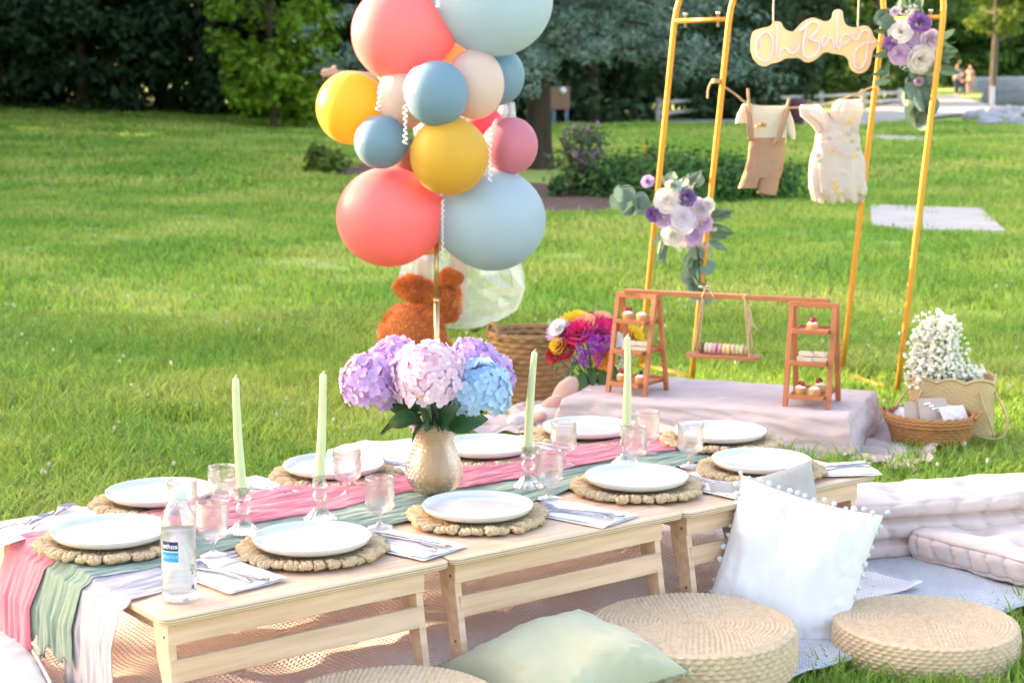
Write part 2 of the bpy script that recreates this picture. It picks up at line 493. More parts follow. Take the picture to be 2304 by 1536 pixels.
# ---------------------------------------------------------------- trees and shrubs
def leaf_mesh(name, C, N_, size, m, aspect=.55, seed=0):
    """C centres (n,3), N_ facing directions (n,3): one pointed four-sided leaf each"""
    rg = np.random.default_rng(seed); n = len(C)
    N_ = N_ / (np.linalg.norm(N_, axis=1, keepdims=True) + 1e-9)
    t = rg.normal(size=(n, 3)); t -= N_ * np.sum(t * N_, 1, keepdims=True); t /= np.linalg.norm(t, axis=1, keepdims=True) + 1e-9
    b = np.cross(N_, t)
    s = (size * rg.uniform(.6, 1.3, n))[:, None]
    V = np.stack([C - t * s, C + b * s * aspect + N_ * s * .12, C + t * s, C - b * s * aspect + N_ * s * .12], 1).reshape(-1, 3)
    me = bpy.data.meshes.new(name)
    me.vertices.add(4 * n); me.vertices.foreach_set('co', V.astype(np.float32).ravel())
    me.loops.add(4 * n); me.loops.foreach_set('vertex_index', np.arange(4 * n, dtype=np.int32))
    me.polygons.add(n); me.polygons.foreach_set('loop_start', np.arange(0, 4 * n, 4, dtype=np.int32))
    me.polygons.foreach_set('loop_total', np.full(n, 4, dtype=np.int32))
    me.materials.append(m); me.update(calc_edges=True)
    return me
def crown_points(seed, nclump, per, rad, zlo, zhi, rx, shell=.55, top=1.0):
    """clumps spread through an egg shaped volume between zlo and zhi"""
    rg = np.random.default_rng(seed)
    C, N_ = [], []
    for i in range(nclump):
        u = rg.random(); z = zlo + (zhi - zlo) * u
        prof = math.sin(math.pi * min(.97, .12 + .83 * u)) ** .6
        a = rg.uniform(0, 6.283); r = rx * prof * (shell + (1 - shell) * rg.random()) * rg.uniform(.75, 1.12)
        c = np.array([r * math.cos(a), r * math.sin(a), z])
        k = int(per * rg.uniform(.6, 1.4))
        d = rg.normal(size=(k, 3)); d /= np.linalg.norm(d, axis=1, keepdims=True)
        d[:, 2] *= .75
        q = c + d * (rad * rg.uniform(.6, 1.3)) * rg.random((k, 1)) ** .45
        C.append(q); N_.append(d + rg.normal(size=(k, 3)) * .5 + np.array([0, 0, .5]))
    return np.concatenate(C), np.concatenate(N_)
def trunk_mesh(name, m, h, r, seed, nb=8, spread=1.4, z0=.35):
    rg = random.Random(seed); mb = MB()
    bend = [(rg.uniform(-.04, .04) * h * k / 5, rg.uniform(-.04, .04) * h * k / 5) for k in range(6)]
    pts = [(bend[k][0], bend[k][1], h * k / 5 - .15) for k in range(6)]
    mb.tube(cat_(pts, 4), [r * (1.45 if i == 0 else 1.12 if i == 1 else 1 - .75 * i / 20) for i in range(21)], 9)
    for i in range(nb):
        t = z0 + (1 - z0) * i / nb; a = rg.uniform(0, 6.283); L = spread * rg.uniform(.6, 1.1) * (1.1 - .6 * t)
        p0 = Vector(pts[min(5, int(t * 5))]).lerp(Vector(pts[min(5, int(t * 5) + 1)]), t * 5 % 1)
        p2 = p0 + Vector((math.cos(a) * L, math.sin(a) * L, L * rg.uniform(.15, .7))); p1 = p0.lerp(p2, .5) + Vector((0, 0, -.08 * L))
        mb.tube(cat_([p0, p1, p2], 4), [r * .42 * (1 - .8 * k / 8) for k in range(9)], 6)
    return mb.mesh(name, m)
cat_ = cat
m_bark = mat('grey_brown_bark', (.15, .10, .075), .95, (.08, .055, .042), ns=6, bump=1, bs=18, stretch=(1, 1, .3))
m_bark2 = mat('pale_bark', (.22, .18, .14), .95, (.13, .10, .08), ns=6, bump=.6, bs=18, stretch=(1, 1, .3))
def leafm(name, c, c2, tl=.35, isl=.4):
    return mat(name, c, .55, c2, ns=1.1, amt=.9, transl=tl, island=isl, spec=.3)
m_dark = leafm('dark_wood_leaves', (.028, .062, .026), (.052, .10, .042))
m_mid = leafm('mid_green_leaves', (.05, .125, .022), (.085, .17, .03))
m_lime = leafm('lime_green_leaves', (.15, .28, .02), (.21, .34, .022))
m_blue = leafm('blue_spruce_needles', (.11, .20, .15), (.24, .34, .275), .15)
m_shade = leafm('hedgerow_leaves', (.05, .09, .02), (.07, .12, .03), .2)
def tree_proto(seed, m, h, rx, zlo, nclump, per, rad, leaf, bark=m_bark, r=.16):
    C, N_ = crown_points(seed, nclump, per, rad, zlo, h, rx)
    return (trunk_mesh('trunk', bark, h * .85, r, seed, 9, rx * .8), leaf_mesh('crown', C, N_, leaf, m, .55, seed))
def tree(name, pr, loc, s, rz, label, group, z=None):
    t = thing(name, label, 'tree', T(loc[0], loc[1], ground_z(*loc)) @ RZ(rz) @ SC(s, s, s if z is None else z), group)
    put('trunk', pr[0], t); put('crown', pr[1], t)
    return t
# the dark wood behind the lawn on the left: foliage down to the ground
wood = [tree_proto(31 + k, m_dark, 6.5, 2.6, .15, 120, 95, .75, .115) for k in range(3)]
k = 0
for row, (Y, n, x0, x1) in enumerate(((41.5, 8, -14.2, 2.2), (46, 9, -17, 5), (52, 8, -19, 7))):
    for i in range(n):
        x = x0 + (x1 - x0) * (i + rnd(-.2, .2)) / (n - 1); px = 1152 + 4000 * x / (Y + .3)
        side = ['front rank', 'second rank', 'hindmost rank'][row]
        tree('woodland_tree', wood[k % 3], (x, Y + rnd(-.8, .8)), rnd(.9, 1.15), rnd(0, 6), 'dark leafy tree in the %s of the wood' % side, 'trees of the dark wood on the left')
        k += 1
lime = tree_proto(51, m_lime, 7.0, 1.55, .12, 130, 75, .42, .10, m_bark, .06)
pL = at(610, 300)
tree('lime_tree', lime, (-4.9, 37.0), 1.0, .4, 'yellow-green leafy tree hanging in front of the dark wood', None)
mid = [tree_proto(61 + q, m_mid, 8.5, 3.0, .2, 115, 90, .85, .15, m_bark2) for q in range(3)]
far = []
for row, (Y, n, x0, x1) in enumerate(((66, 5, 3, 13.5), (118, 8, 14, 40), (135, 9, 10, 46), (80, 5, 4, 15), (100, 4, 6, 17))):
    for i in range(n):
        x = x0 + (x1 - x0) * (i + rnd(-.25, .25)) / (n - 1)
        far.append((x, Y + rnd(-2, 2)))
far.sort(key=lambda q: q[0] / q[1])
for i, (x, y) in enumerate(far):
    s = rnd(.9, 1.2) * (1.25 if y > 110 else 1)
    tree('far_tree', mid[i % 3], (x, y), s, rnd(0, 6), 'mid green tree in the distance beyond the rail fences', 'distant trees beyond the fences')
m_lime2 = leafm('far_lime_leaves', (.10, .17, .02), (.14, .21, .03))
fl = tree_proto(77, m_lime2, 7.5, 1.9, 3.0, 70, 60, .5, .13, m_bark2, .2)
tree('forked_tree', fl, (23.6, 88), 1.0, 1.0, 'slim pale trunked tree with light green leaves by the pond', None)
# the blue spruce in the middle distance
m_barkd = mat('dark_spruce_bark', (.075, .05, .038), .95, (.04, .028, .022), ns=6, bump=1, bs=18, stretch=(1, 1, .3))
def spruce():
    rg = np.random.default_rng(5); C, N_ = [], []
    mb = MB()
    mb.tube([(0, 0, -.2), (0, 0, .05), (0.01, 0, .3), (0, .02, 1.5), (.03, 0, 3.5), (0, 0, 7)], [.28, .21, .165, .145, .11, .03], 12)
    for lev in range(30):
        z = 1.55 + 5.2 * (lev / 30) ** 1.0; nb = 8
        for j in range(nb):
            a = rg.uniform(0, 6.283); L = 3.0 * (1 - lev / 33) * rg.uniform(.7, 1.1)
            p0 = Vector((0, 0, z)); p1 = Vector((math.cos(a) * L * .5, math.sin(a) * L * .5, z - .05 * L + .1)); p2 = Vector((math.cos(a) * L, math.sin(a) * L, z - .12 * L + rg.uniform(-.1, .25)))
            if lev < 16:
                mb.tube(cat([p0, p1, p2], 3), [.04 * (1 - .85 * q / 6) for q in range(7)], 5)
            for s in range(int(26 * L / 3) + 3):
                t = rg.uniform(.22, 1.02); q = p0.lerp(p1, t * 2) if t < .5 else p1.lerp(p2, t * 2 - 1)
                k = 26; d = rg.normal(size=(k, 3)); d /= np.linalg.norm(d, axis=1, keepdims=True)
                off = d * rg.random((k, 1)) * np.array([.20, .20, .10]); C.append(np.array(q) + rg.normal(size=3) * np.array([.10, .10, .07]) + off)
                N_.append(rg.normal(size=(k, 3)) + np.array([0, 0, .6]))
    return mb.mesh('trunk', m_barkd), leaf_mesh('crown', np.concatenate(C), np.concatenate(N_), .055, m_blue, .22, 6)
sp = spruce()
tree('blue_spruce', sp, (at(1212, 387).x, at(1212, 387).y), 1.0, .5, 'blue-green spruce with a bare dark trunk behind the balloons', None)
# shrubs and bed plants
def shrub(name, loc, w, h, m, seed, label, leaf=.03, n=46, per=60, flowers=None, catg='shrub', stem=.012, zlo=.03):
    C, N_ = crown_points(seed, n, per, w * .28, zlo, h, w / 2, .35)
    t = thing(name, label, catg, T(loc[0], loc[1], 0))
    put('foliage', leaf_mesh('foliage', C, N_, leaf, m, .5, seed), t)
    mb = MB(); rg = random.Random(seed)
    for i in range(9):
        a = rg.uniform(0, 6.28); mb.tube(cat([(0, 0, -.02), (math.cos(a) * w * .15, math.sin(a) * w * .15, h * .45), (math.cos(a) * w * .36, math.sin(a) * w * .36, h * .85)], 3), stem, 5)
    mb.build('stem', m_bark, t)
    if flowers:
        fm, fn, fs = flowers
        for i in range(fn):
            a = rg.uniform(0, 6.28); r = w * .5 * rg.uniform(.5, 1.0); z = h * rg.uniform(.45, 1.08)
            mb = MB()
            for q in range(14):
                mb.ell((rg.uniform(-1, 1) * fs * .5, rg.uniform(-1, 1) * fs * .5, rg.uniform(-1, 1) * fs * 1.1), fs * .4, 6, 4)
            put('blossom', mb.mesh('blossom', fm), t, T(r * math.cos(a), r * math.sin(a), z))
    return t
m_purple = mat('purple_blossom', (.42, .16, .40), .7, island=.3)
m_yellow = mat('orange_yellow_petal', (.85, .45, .02), .6)
m_bush = leafm('butterfly_bush_leaves', (.10, .14, .07), (.15, .19, .09))
m_cover = leafm('juniper_leaves', (.055, .15, .03), (.08, .19, .04))
shrub('flowering_bush', (.72, 18.6), .62, .72, m_bush, 81, 'loose grey-green bush with purple blossoms beside the spruce trunk', .03, 40, 46, (m_purple, 14, .022))
for i, (x, y, w_, h_) in enumerate(((1.15, 18.6, 1.1, .30), (1.75, 17.6, 1.3, .36), (2.35, 17.9, 1.2, .34))):
    shrub('low_juniper', (x, y), w_, h_, m_cover, 90 + i, 'low spreading green juniper, %s of the three behind the swing stand' % ['leftmost', 'middle', 'rightmost'][i], .035, 60, 70, None, 'shrub')
shrub('bed_plant', (-2.35, 22.2), .55, .32, m_lime2, 95, 'small yellow-green plant in the mulch left of the balloons', .06, 22, 30)
shrub('bed_plant', (.45, 18.2), .22, .22, m_cover, 96, 'small green plant in the mulch below the spruce trunk', .03, 14, 30, (m_purple, 4, .015))
shrub('black_eyed_flower', (1.62, 20.5), .30, .42, m_cover, 97, 'low plant with orange-yellow flowers left of the arch', .03, 14, 30, (m_yellow, 7, .025))
# hedgerow trees out of view on the left: the low sun reaches the picnic through their gaps
hed = [tree_proto(101 + q, m_shade, 5.4, 1.75, .15, 75, 60, .6, .16) for q in range(3)]
hed2 = [tree_proto(111 + q, m_shade, 5.4, 1.95, .1, 120, 75, .62, .17) for q in range(3)]
tq = Vector((sd.y, -sd.x, 0)).normalized()
hs_ = Vector((sd.x, sd.y, 0)).normalized()
for i, (q, d, s) in enumerate(HEDGE):
    p = tq * q + hs_ * d
    tree('hedgerow_tree', (hed if i in (1, 2, 3) else hed2)[i % 3], (p.x, p.y), s, i * 1.3, 'leafy hedgerow tree left of the lawn, out of view', 'hedgerow trees left of the lawn')
# ---------------------------------------------------------------- picnic tables
TH = .31
TA = R(37.4)
TB = T(-.656, 3.229, 0) @ RZ(TA)
TL, TW = .666, .905
def tb(u, v, z=TH): return TB @ Vector((u, v, z))
def tuv(px, py, z=TH):
    p = TB.inverted() @ at(px, py, z); return p.x, p.y
m_ply = mat('birch_plywood', (.73, .52, .36), .5, (.59, .39, .25), ns=3.5, amt=.5, bump=.06, bs=40, stretch=(1, 14, 14))
def ply_edge():
    m = mat('plywood_edge', (.62, .47, .32), .6)
    n = m.node_tree.nodes; l = m.node_tree.links
    g = n.new('ShaderNodeTexCoord'); sx = n.new('ShaderNodeSeparateXYZ'); l.new(g.outputs['Object'], sx.inputs[0])
    mu = n.new('ShaderNodeMath'); mu.operation = 'MULTIPLY'; mu.inputs[1].default_value = 1 / .0052; l.new(sx.outputs[2], mu.inputs[0])
    fr = n.new('ShaderNodeMath'); fr.operation = 'FRACT'; l.new(mu.outputs[0], fr.inputs[0])
    rp = n.new('ShaderNodeValToRGB'); rp.color_ramp.interpolation = 'LINEAR'; e = rp.color_ramp.elements
    e[0].position = .45; e[0].color = (.68, .53, .37, 1); e[1].position = .6; e[1].color = (.34, .23, .15, 1)
    l.new(fr.outputs[0], rp.inputs[0]); l.new(rp.outputs[0], n['Principled BSDF'].inputs['Base Color'])
    return m
m_plye = ply_edge()
m_screw = mat('dark_screw', (.12, .09, .07), .4, metal=.6)
m_steel = mat('polished_steel', (.36, .34, .39), .2, metal=1.0)
def rrect(w, d, r, n=6):
    P = []
    for cx, cy, a0 in ((w - r, r, -90), (w - r, d - r, 0), (r, d - r, 90), (r, r, 180)):
        for k in range(n + 1):
            a = R(a0 + 90 * k / n); P.append((cx + r * math.cos(a), cy + r * math.sin(a)))
    return P
def table(k, label):
    t = thing('folding_table', label, 'table', TB @ T(k * (TL + .004), 0, (0, .002, -.001)[k]), 'low picnic tables in a row')
    P = rrect(TL, TW, .022)
    mb = MB(); mb.extrude(P, TH - .0145, TH, ch=.0022)
    for i, f in enumerate(mb.f):
        zs = {round(mb.v[q][2], 4) for q in f}
        if len(zs) > 1: mb.mi[i] = 1
    mb.build('tabletop', [m_ply, m_plye], t)
    for s in (0, 1):
        y0 = .014 if s == 0 else TW - .014
        MB().box(((TL - .046) / 2, y0 + (.006 if s == 0 else -.006), TH - .0145 - .022), (TL - .075, .012, .0435), ch=.0015).build('apron', m_ply, t)
        sg = 1 if s == 0 else -1
        # feet splay outwards towards the sitting side
        MB().box(((TL - .046) / 2, y0 - sg * .012 + sg * .012, .20), (TL - .092, .013, .046), ch=.0015).build('stretcher', m_ply, t)
        for x in (.024, TL - .072):
            mb = MB()
            top, bot = TH - .0146, 0
            yt, yb = y0 + sg * .0125, y0 - sg * .040
            wv_t, wv_b, th = .054, .038, .0080
            vs = []
            for z, yc, wv in ((bot, yb, wv_b), (.17, (yt + yb) / 2 + sg * .004, wv_b + .004), (.215, yt * .72 + yb * .28, wv_t), (top, yt, wv_t)):
                for dx in (-th, th):
                    for dy in (0, sg * wv): vs.append((x + dx, yc + dy, z))
            fs = []
            for q in range(3):
                b = q * 4
                fs += [(b, b + 1, b + 5, b + 4), (b + 2, b + 6, b + 7, b + 3), (b, b + 4, b + 6, b + 2), (b + 1, b + 3, b + 7, b + 5)]
            fs += [(0, 2, 3, 1), (12, 13, 15, 14)]
            mb.add(vs, fs, False)
            for i in range(len(mb.f)):
                if i % 4 in (2, 3) and i < 12: mb.mi[i] = 1
            lg = mb.build('leg', [m_ply, m_ply], t)
            sx = -1 if x < .1 else 1
            for zz, dy in ((TH - .045, .012), (.125, .022), (.075, .024)):
                MB().lathe([(0, 0), (.0036, 0), (.0036, .0012), (0, .0016)], 8, T(x + sx * (th - .0005), y0 - sg * .010 * (2 if zz < .2 else -.8) + sg * dy, zz) @ RY(sx * R(90))).build('screw', m_screw, lg)
    for x in (.048, TL - .096):
        MB().box((x, TW / 2, TH - .0145 - .022), (.012, TW - .06, .043), ch=.0015).build('end_rail', m_ply, t)
    return t
table(0, 'low birch plywood folding table nearest the camera, under the water bottle')
table(1, 'middle low birch plywood folding table, under the vase of hydrangeas')
table(2, 'farthest low birch plywood folding table, behind the white pompom pillow')
# ---------------------------------------------------------------- cloths
m_pink = mat('pink_gauze', (.86, .30, .36), .85, (.80, .24, .31), ns=6, bump=.25, bs=120, transl=.28, sheen=.3)
m_green = mat('sage_gauze', (.27, .37, .29), .85, (.22, .32, .25), ns=6, bump=.25, bs=120, transl=.2, sheen=.3)
m_white = mat('white_gauze', (.66, .61, .64), .9, (.60, .55, .59), ns=6, bump=.25, bs=120, transl=.35, sheen=.3)
def runner(name, label, m, edges, hang, z0, seed, amp=.006, hem=0.02, flare=1.0):
    E_ = sorted(edges)
    us = [e[0] for e in E_]
    def ed(u):
        return np.interp(u, us, [e[1] for e in E_]), np.interp(u, us, [e[2] for e in E_])
    u1 = us[-1]
    tot = hang + u1
    NU, NV = int(tot / .007), 104
    def fn(a, b):
        s = a * tot - hang
        v0, v1 = ed(max(s, 0))
        wob = .012 * noise.noise((s * 4, b * .5, seed)) * (1 if s > .02 else .3)
        v = v0 + (v1 - v0) * b + wob * (abs(b - .5) * 2) ** 2
        wr = noise.noise((s * 5 + seed, b * 12 + 2.2 * noise.noise((s * 3.2, b * 2, seed)), seed)) * .8 + .75 * (1 - 2 * abs(noise.noise((s * 7, b * 17 + 1.2 * noise.noise((s * 6, b * 4, seed)), seed + 5)))) - .2 + .3 * noise.noise((s * 14, b * 40, seed + 8))
        z = z0 + amp * (wr + .75) * .85
        if s >= 0: return tb(s, v, TH + max(.0012, z))
        h = -s
        hh = hang * (1 - hem * 2 * (noise.noise((b * 6, seed, 1)) + .4 * noise.noise((b * 31, seed, 4)) + .4)) / hang
        d = h * hh
        r = .016
        out = r * (1 - math.cos(min(d / r, 1.5708))); dz = r * math.sin(min(d / r, 1.5708)) if d < r * 1.57 else r + d - r * 1.57
        ple = .4 * math.sin(b * 17 + 9 * noise.noise((b * 3, h * 4.5, seed)) + seed) * .45 + .9 * noise.noise((b * 14, h * 5, seed + 2)) + .18 * (1 - 2 * abs(noise.noise((b * 20, h * 9, seed + 6))))
        k = min(1, d / .10)
        out += (.008 * ple + .009) * k + .012 * k * flare + z0 * 2.4 * k
        vv = (v0 + v1) / 2 + (v - (v0 + v1) / 2) * (1 - .10 * k) + .006 * k * noise.noise((b * 9, h * 9, seed))
        zz = max(TH + z * (1 - k) - dz, .028 + .01 * noise.noise((b * 9, h * 9, seed + 4)))
        if TH + z * (1 - k) - dz < .03: out += (.03 - (TH - dz)) * .8
        return tb(-out, vv, zz)
    mb = MB(); mb.grid(fn, NU, NV)
    o = mb.build(name, m, None, label=label, cat='table runner', group='gauze runners along the tables')
    solid(o, .0012)
    return o
runner('gauze_runner', 'white crinkled gauze runner hanging over the near table end, right of the green one', m_white, [(0, .14, .40), (.16, .18, .42), (.5, .3, .45), (.9, .36, .5)], .40, .0005, 3.1, .006, .05)
runner('gauze_runner', 'sage green crinkled gauze runner along the middle of the tables', m_green, [(0, .315, .52), (.15, .315, .53), (.37, .34, .53), (.7, .305, .55), (1.0, .32, .56), (1.1, .275, .54), (1.26, .33, .54), (1.75, .35, .53), (1.99, .38, .56)], .19, .006, 7.7, .006, .09)
runner('gauze_runner', 'coral pink crinkled gauze runner along the tables behind the green one', m_pink, [(0, .49, .70), (.17, .5, .71), (.46, .485, .73), (.69, .485, .75), (.9, .53, .69), (1.05, .46, .65), (1.4, .49, .66), (1.69, .475, .67), (1.95, .47, .64)], .275, .011, 5.3, .007, .05)
# waffle blankets on the grass
def waffle(name, c, c2, cell, depth):
    m = mat(name, c, .95, c2, ns=3, sheen=.2)
    n = m.node_tree.nodes; l = m.node_tree.links; b = n['Principled BSDF']
    g = n.new('ShaderNodeTexCoord'); sp_ = n.new('ShaderNodeSeparateXYZ'); l.new(g.outputs['UV'], sp_.inputs[0])
    o = []
    for k in range(2):
        mu = n.new('ShaderNodeMath'); mu.operation = 'MULTIPLY'; mu.inputs[1].default_value = math.pi / cell; l.new(sp_.outputs[k], mu.inputs[0])
        si = n.new('ShaderNodeMath'); si.operation = 'SINE'; l.new(mu.outputs[0], si.inputs[0])
        ab = n.new('ShaderNodeMath'); ab.operation = 'ABSOLUTE'; l.new(si.outputs[0], ab.inputs[0]); o.append(ab)
    mi = n.new('ShaderNodeMath'); mi.operation = 'MINIMUM'; l.new(o[0].outputs[0], mi.inputs[0]); l.new(o[1].outputs[0], mi.inputs[1])
    bp = n.new('ShaderNodeBump'); bp.inputs['Strength'].default_value = 1; bp.inputs['Distance'].default_value = depth; bp.invert = True
    l.new(mi.outputs[0], bp.inputs['Height']); l.new(bp.outputs[0], b.inputs['Normal'])
    return m
m_blush = waffle('blush_waffle_weave', (.88, .77, .74), (.85, .72, .70), .0125, .003)
m_bwhite = waffle('white_waffle_weave', (.70, .71, .75), (.66, .67, .72), .010, .005)
def blanket(name, label, m, u0, u1, v0, v1, z0, seed, n=(150, 90), amp=.02, edge=.05, skew=0.0, group=None):
    def fn(a, b):
        u = u0 + (u1 - u0) * a; v = v0 + (v1 - v0) * b
        u += .03 * noise.noise((v * 3, seed, 0)) + skew * (v - v0); v += .045 * noise.noise((u * 2.2, seed, 2)) * (1 if b < .5 else .3)
        f = fbm(Vector((u * 2.6 + seed, v * 3.4, seed)), 2)
        z = z0 + amp * (.6 + f) + .012 * max(0, noise.noise((u * 7, v * 3 + u * 4, seed))) + .008 * noise.noise((u * 14, v * 9, seed + 3))
        e = min(a, 1 - a) * (u1 - u0); e2 = min(b, 1 - b) * (v1 - v0); e = min(e, e2)
        if e < edge: z = z0 + .012 + (z - z0 - .012) * (e / edge) + .02 * max(0, noise.noise((u * 9, v * 9, seed)))
        return tb(u, v, max(z, .012))
    mb = MB(); mb.grid(fn, *n)
    me = mb.mesh(name, m)
    uvl = me.uv_layers.new(name='UVMap')
    W = n[0] + 1
    li = np.zeros(len(me.loops), np.int32); me.loops.foreach_get('vertex_index', li)
    uv = np.stack([(li % W) / n[0] * (u1 - u0), (li // W) / n[1] * (v1 - v0)], 1)
    uvl.data.foreach_set('uv', uv.astype(np.float32).ravel())
    o = put(name, me, None, None, label, 'blanket', group)
    solid(o, .006, 1.0)
    P = [tb(*q) for q in ((u0, v0), (u1, v0), (u1, v1), (u0, v1))]
    NOGRASS.append([(p.x, p.y) for p in (tb(u0 + .05, v0 + .05), tb(u1 - .05, v0 + .05), tb(u1 - .05, v1 - .05), tb(u0 + .05, v1 - .05))])
    return o
blanket('waffle_blanket', 'white waffle-weave blanket on the grass under the poufs and floor cushions', m_bwhite, .18, 2.62, -.40, 1.0, .018, 2.2, skew=.06)
blanket('waffle_blanket', 'blush pink waffle-weave blanket spread under the tables', m_blush, -.42, 1.98, -.16, 1.02, .040, 8.1, (220, 120), .030)
# ---------------------------------------------------------------- place settings
m_straw = mat('braided_straw', (.76, .57, .35), .85, (.50, .34, .19), ns=150, amt=.8, bump=1.0, bs=330, island=.18)
m_china = mat('white_china', (.66, .66, .665), .08, coat=.4, spec=.5)
m_linen = mat('white_napkin_linen', (.80, .79, .80), .9, (.77, .76, .77), ns=20, bump=.3, bs=300, sheen=.2)
NS = 32
def mat_base():
    mb = MB()
    def fn(th, r, z):
        return r, z + (.0034 * math.sin(NS * 2 * th + r * 260) * math.sin(r * 420) + .0026 * math.sin(r * 620 + 3 * math.sin(NS * th)) if z > .003 and r > .004 else 0)
    prof = [(.140, .001), (.142, .004)] + [(.142 - .137 * k / 34, .0085) for k in range(35)] + [(.0, .0085)]
    mb.lathe(prof, 192, None, fn)
    return mb.mesh('woven_disc', m_straw)
def scallop(sd=0):
    mb = MB()
    hw = math.pi / NS * .147 * 1.06
    def strand(y0, y1, ph, r0):
        pts = []
        for k in range(9):
            t = k / 8
            x = .116 + .044 * math.sin(t * math.pi / 2) if True else 0
            pts.append((x, y0 + (y1 - y0) * t + .0016 * math.sin(t * 9 + ph), .008 + .004 * math.sin(t * math.pi) + .0018 * math.sin(t * 11 + ph)))
        mb.tube(pts, [r0 * (.8 + .35 * math.sin(math.pi * k / 8)) for k in range(9)], 6)
    # a knotted loop: two legs and a rounded head of plaited cord
    for i in range(3):
        strand((-.0075 + .0075 * i), (-.0075 + .0075 * i), i * 2.1 + sd * 1.7, .0052)
    for i in range(4):
        a0 = -1.45 + 2.9 * i / 4; pts = []
        for k in range(6):
            a = a0 + (2.9 / 4 + .35) * k / 5; pts.append((.150 + .0095 * math.cos(a), hw * .72 * math.sin(a), .0085 + .0034 * math.sin(k * 1.4 + i + sd)))
        mb.tube(pts, [.0030, .0050, .0056, .0056, .0046, .0026], 6)
    mb.ell((.146, 0, .005), (.011, hw * .8, .0045), 10, 6)
    return mb.mesh('scallop', m_straw)
me_disc, me_scal = mat_base(), [scallop(q) for q in range(4)]
def plate_mesh():
    prof = [(0, .0015), (.078, .0015), (.080, 0), (.085, 0), (.087, .002), (.112, .0075), (.1235, .0145), (.1268, .0225), (.1272, .0245), (.1262, .0256), (.1247, .0250), (.1215, .0175), (.113, .0122), (.095, .0098), (.05, .0090), (0, .0088)]
    mb = MB(); mb.lathe(prof, 96); return mb.mesh('plate', m_china)
me_plate = plate_mesh()
def napkin_mesh(seed, L=.245, Wd=.14):
    mb = MB()
    for lay in range(2):
        sh = (lay - 1) * .007
        def fn(a, b):
            x = (a - .5) * Wd * (1 - .03 * lay); y = (b - .5) * L
            fr = .0012 * (noise.noise((a * 40, b * 60, seed + lay)))
            z = .0012 + lay * .0014 + .0025 * (noise.noise((x * 16, y * 12, seed)) + .5) * (lay > 0) + .0025 * max(0, noise.noise((x * 30 + 4, y * 9, seed + lay)))
            return (x + sh + fr, y + sh * .6 + fr, z)
        mb.grid(fn, 14, 22)
    return mb.mesh('napkin', m_linen)
def fork_mesh():
    mb = MB()
    hw = [(0, .0045), (.02, .0075), (.045, .0055), (.09, .0032), (.118, .0026), (.128, .006), (.14, .0118), (.15, .0120)]
    zz = lambda y: .002 + .006 * math.sin(min(1, y / .12) * math.pi) + (.006 * max(0, (y - .12) / .03))
    vs = []; n = len(hw)
    for y, w_ in hw:
        z = zz(y)
        vs += [(-w_, y, z), (-w_ * .6, y, z + .0016), (w_ * .6, y, z + .0016), (w_, y, z), (0, y, z - .0012)]
    fs = []
    for i in range(n - 1):
        for k in range(5):
            k2 = (k + 1) % 5; fs.append((i * 5 + k, i * 5 + k2, (i + 1) * 5 + k2, (i + 1) * 5 + k))
    fs.append((0, 1, 2, 3, 4)); fs.append(tuple((n - 1) * 5 + k for k in (4, 3, 2, 1, 0)))
    mb.add(vs, fs, True)
    for i in range(4):
        x = -.0098 + .00655 * i
        mb.tube([(x, .148, zz(.148)), (x * 1.02, .165, zz(.15) + .0015), (x * 1.0, .188, zz(.15) + .0005), (x * .96, .198, zz(.15) - .002)], [.0021, .0019, .0016, .0008], 6)
    return mb.mesh('fork', m_steel)
def knife_mesh():
    mb = MB()
    prof = [(0, .005, .0030), (.03, .0068, .0032), (.085, .0058, .0030), (.10, .0045, .0025), (.11, .0075, .0012), (.16, .0088, .0010), (.20, .0070, .0009), (.218, .0015, .0006)]
    vs = []; n = len(prof)
    for y, w_, h in prof:
        c = .0012 if y > .105 else 0
        vs += [(-w_ + c, y, .004), (0, y, .004 + h), (w_ + c, y, .004), (0, y, .004 - h)]
    fs = []
    for i in range(n - 1):
        for k in range(4): fs.append((i * 4 + k, i * 4 + (k + 1) % 4, (i + 1) * 4 + (k + 1) % 4, (i + 1) * 4 + k))
    fs += [(0, 1, 2, 3), tuple((n - 1) * 4 + k for k in (3, 2, 1, 0))]
    mb.add(vs, fs, True)
    return mb.mesh('knife', m_steel)
me_fork, me_knife = fork_mesh(), knife_mesh()
SET = {  # plate centre on the table (u,v), napkin centre and turn, words
    'a': ((.128, .503), None, 'at the table end behind the water bottle'),
    'b': ((.462, .228), (.235, .195, 6), 'on the near side, right of the water bottle'),
    'c': ((.905, .236), (.655, .165, 14), 'in the middle of the near side before the vase'),
    'd': ((1.39, .232), (1.125, .14, 14), 'fourth on the near side, left of the pompom pillow'),
    'e': ((1.765, .18), (1.575, .15, 6), 'on the near side right behind the pompom pillow'),
    'f': ((.392, .80), (.14, .80, -62), 'on the far side behind the bottle and first candle'),
    'g': ((.872, .795), (.665, .79, 8), 'on the far side left of the vase'),
    'h': ((1.313, .752), (1.095, .79, 10), 'on the far side just right of the vase'),
    'i': ((1.68, .774), (1.50, .78, 5), 'on the far side behind the rightmost candle'),
    'j': ((1.905, .47), (1.92, .10, 60), 'at the far table end, farthest from the camera'),
}
random.seed(5)
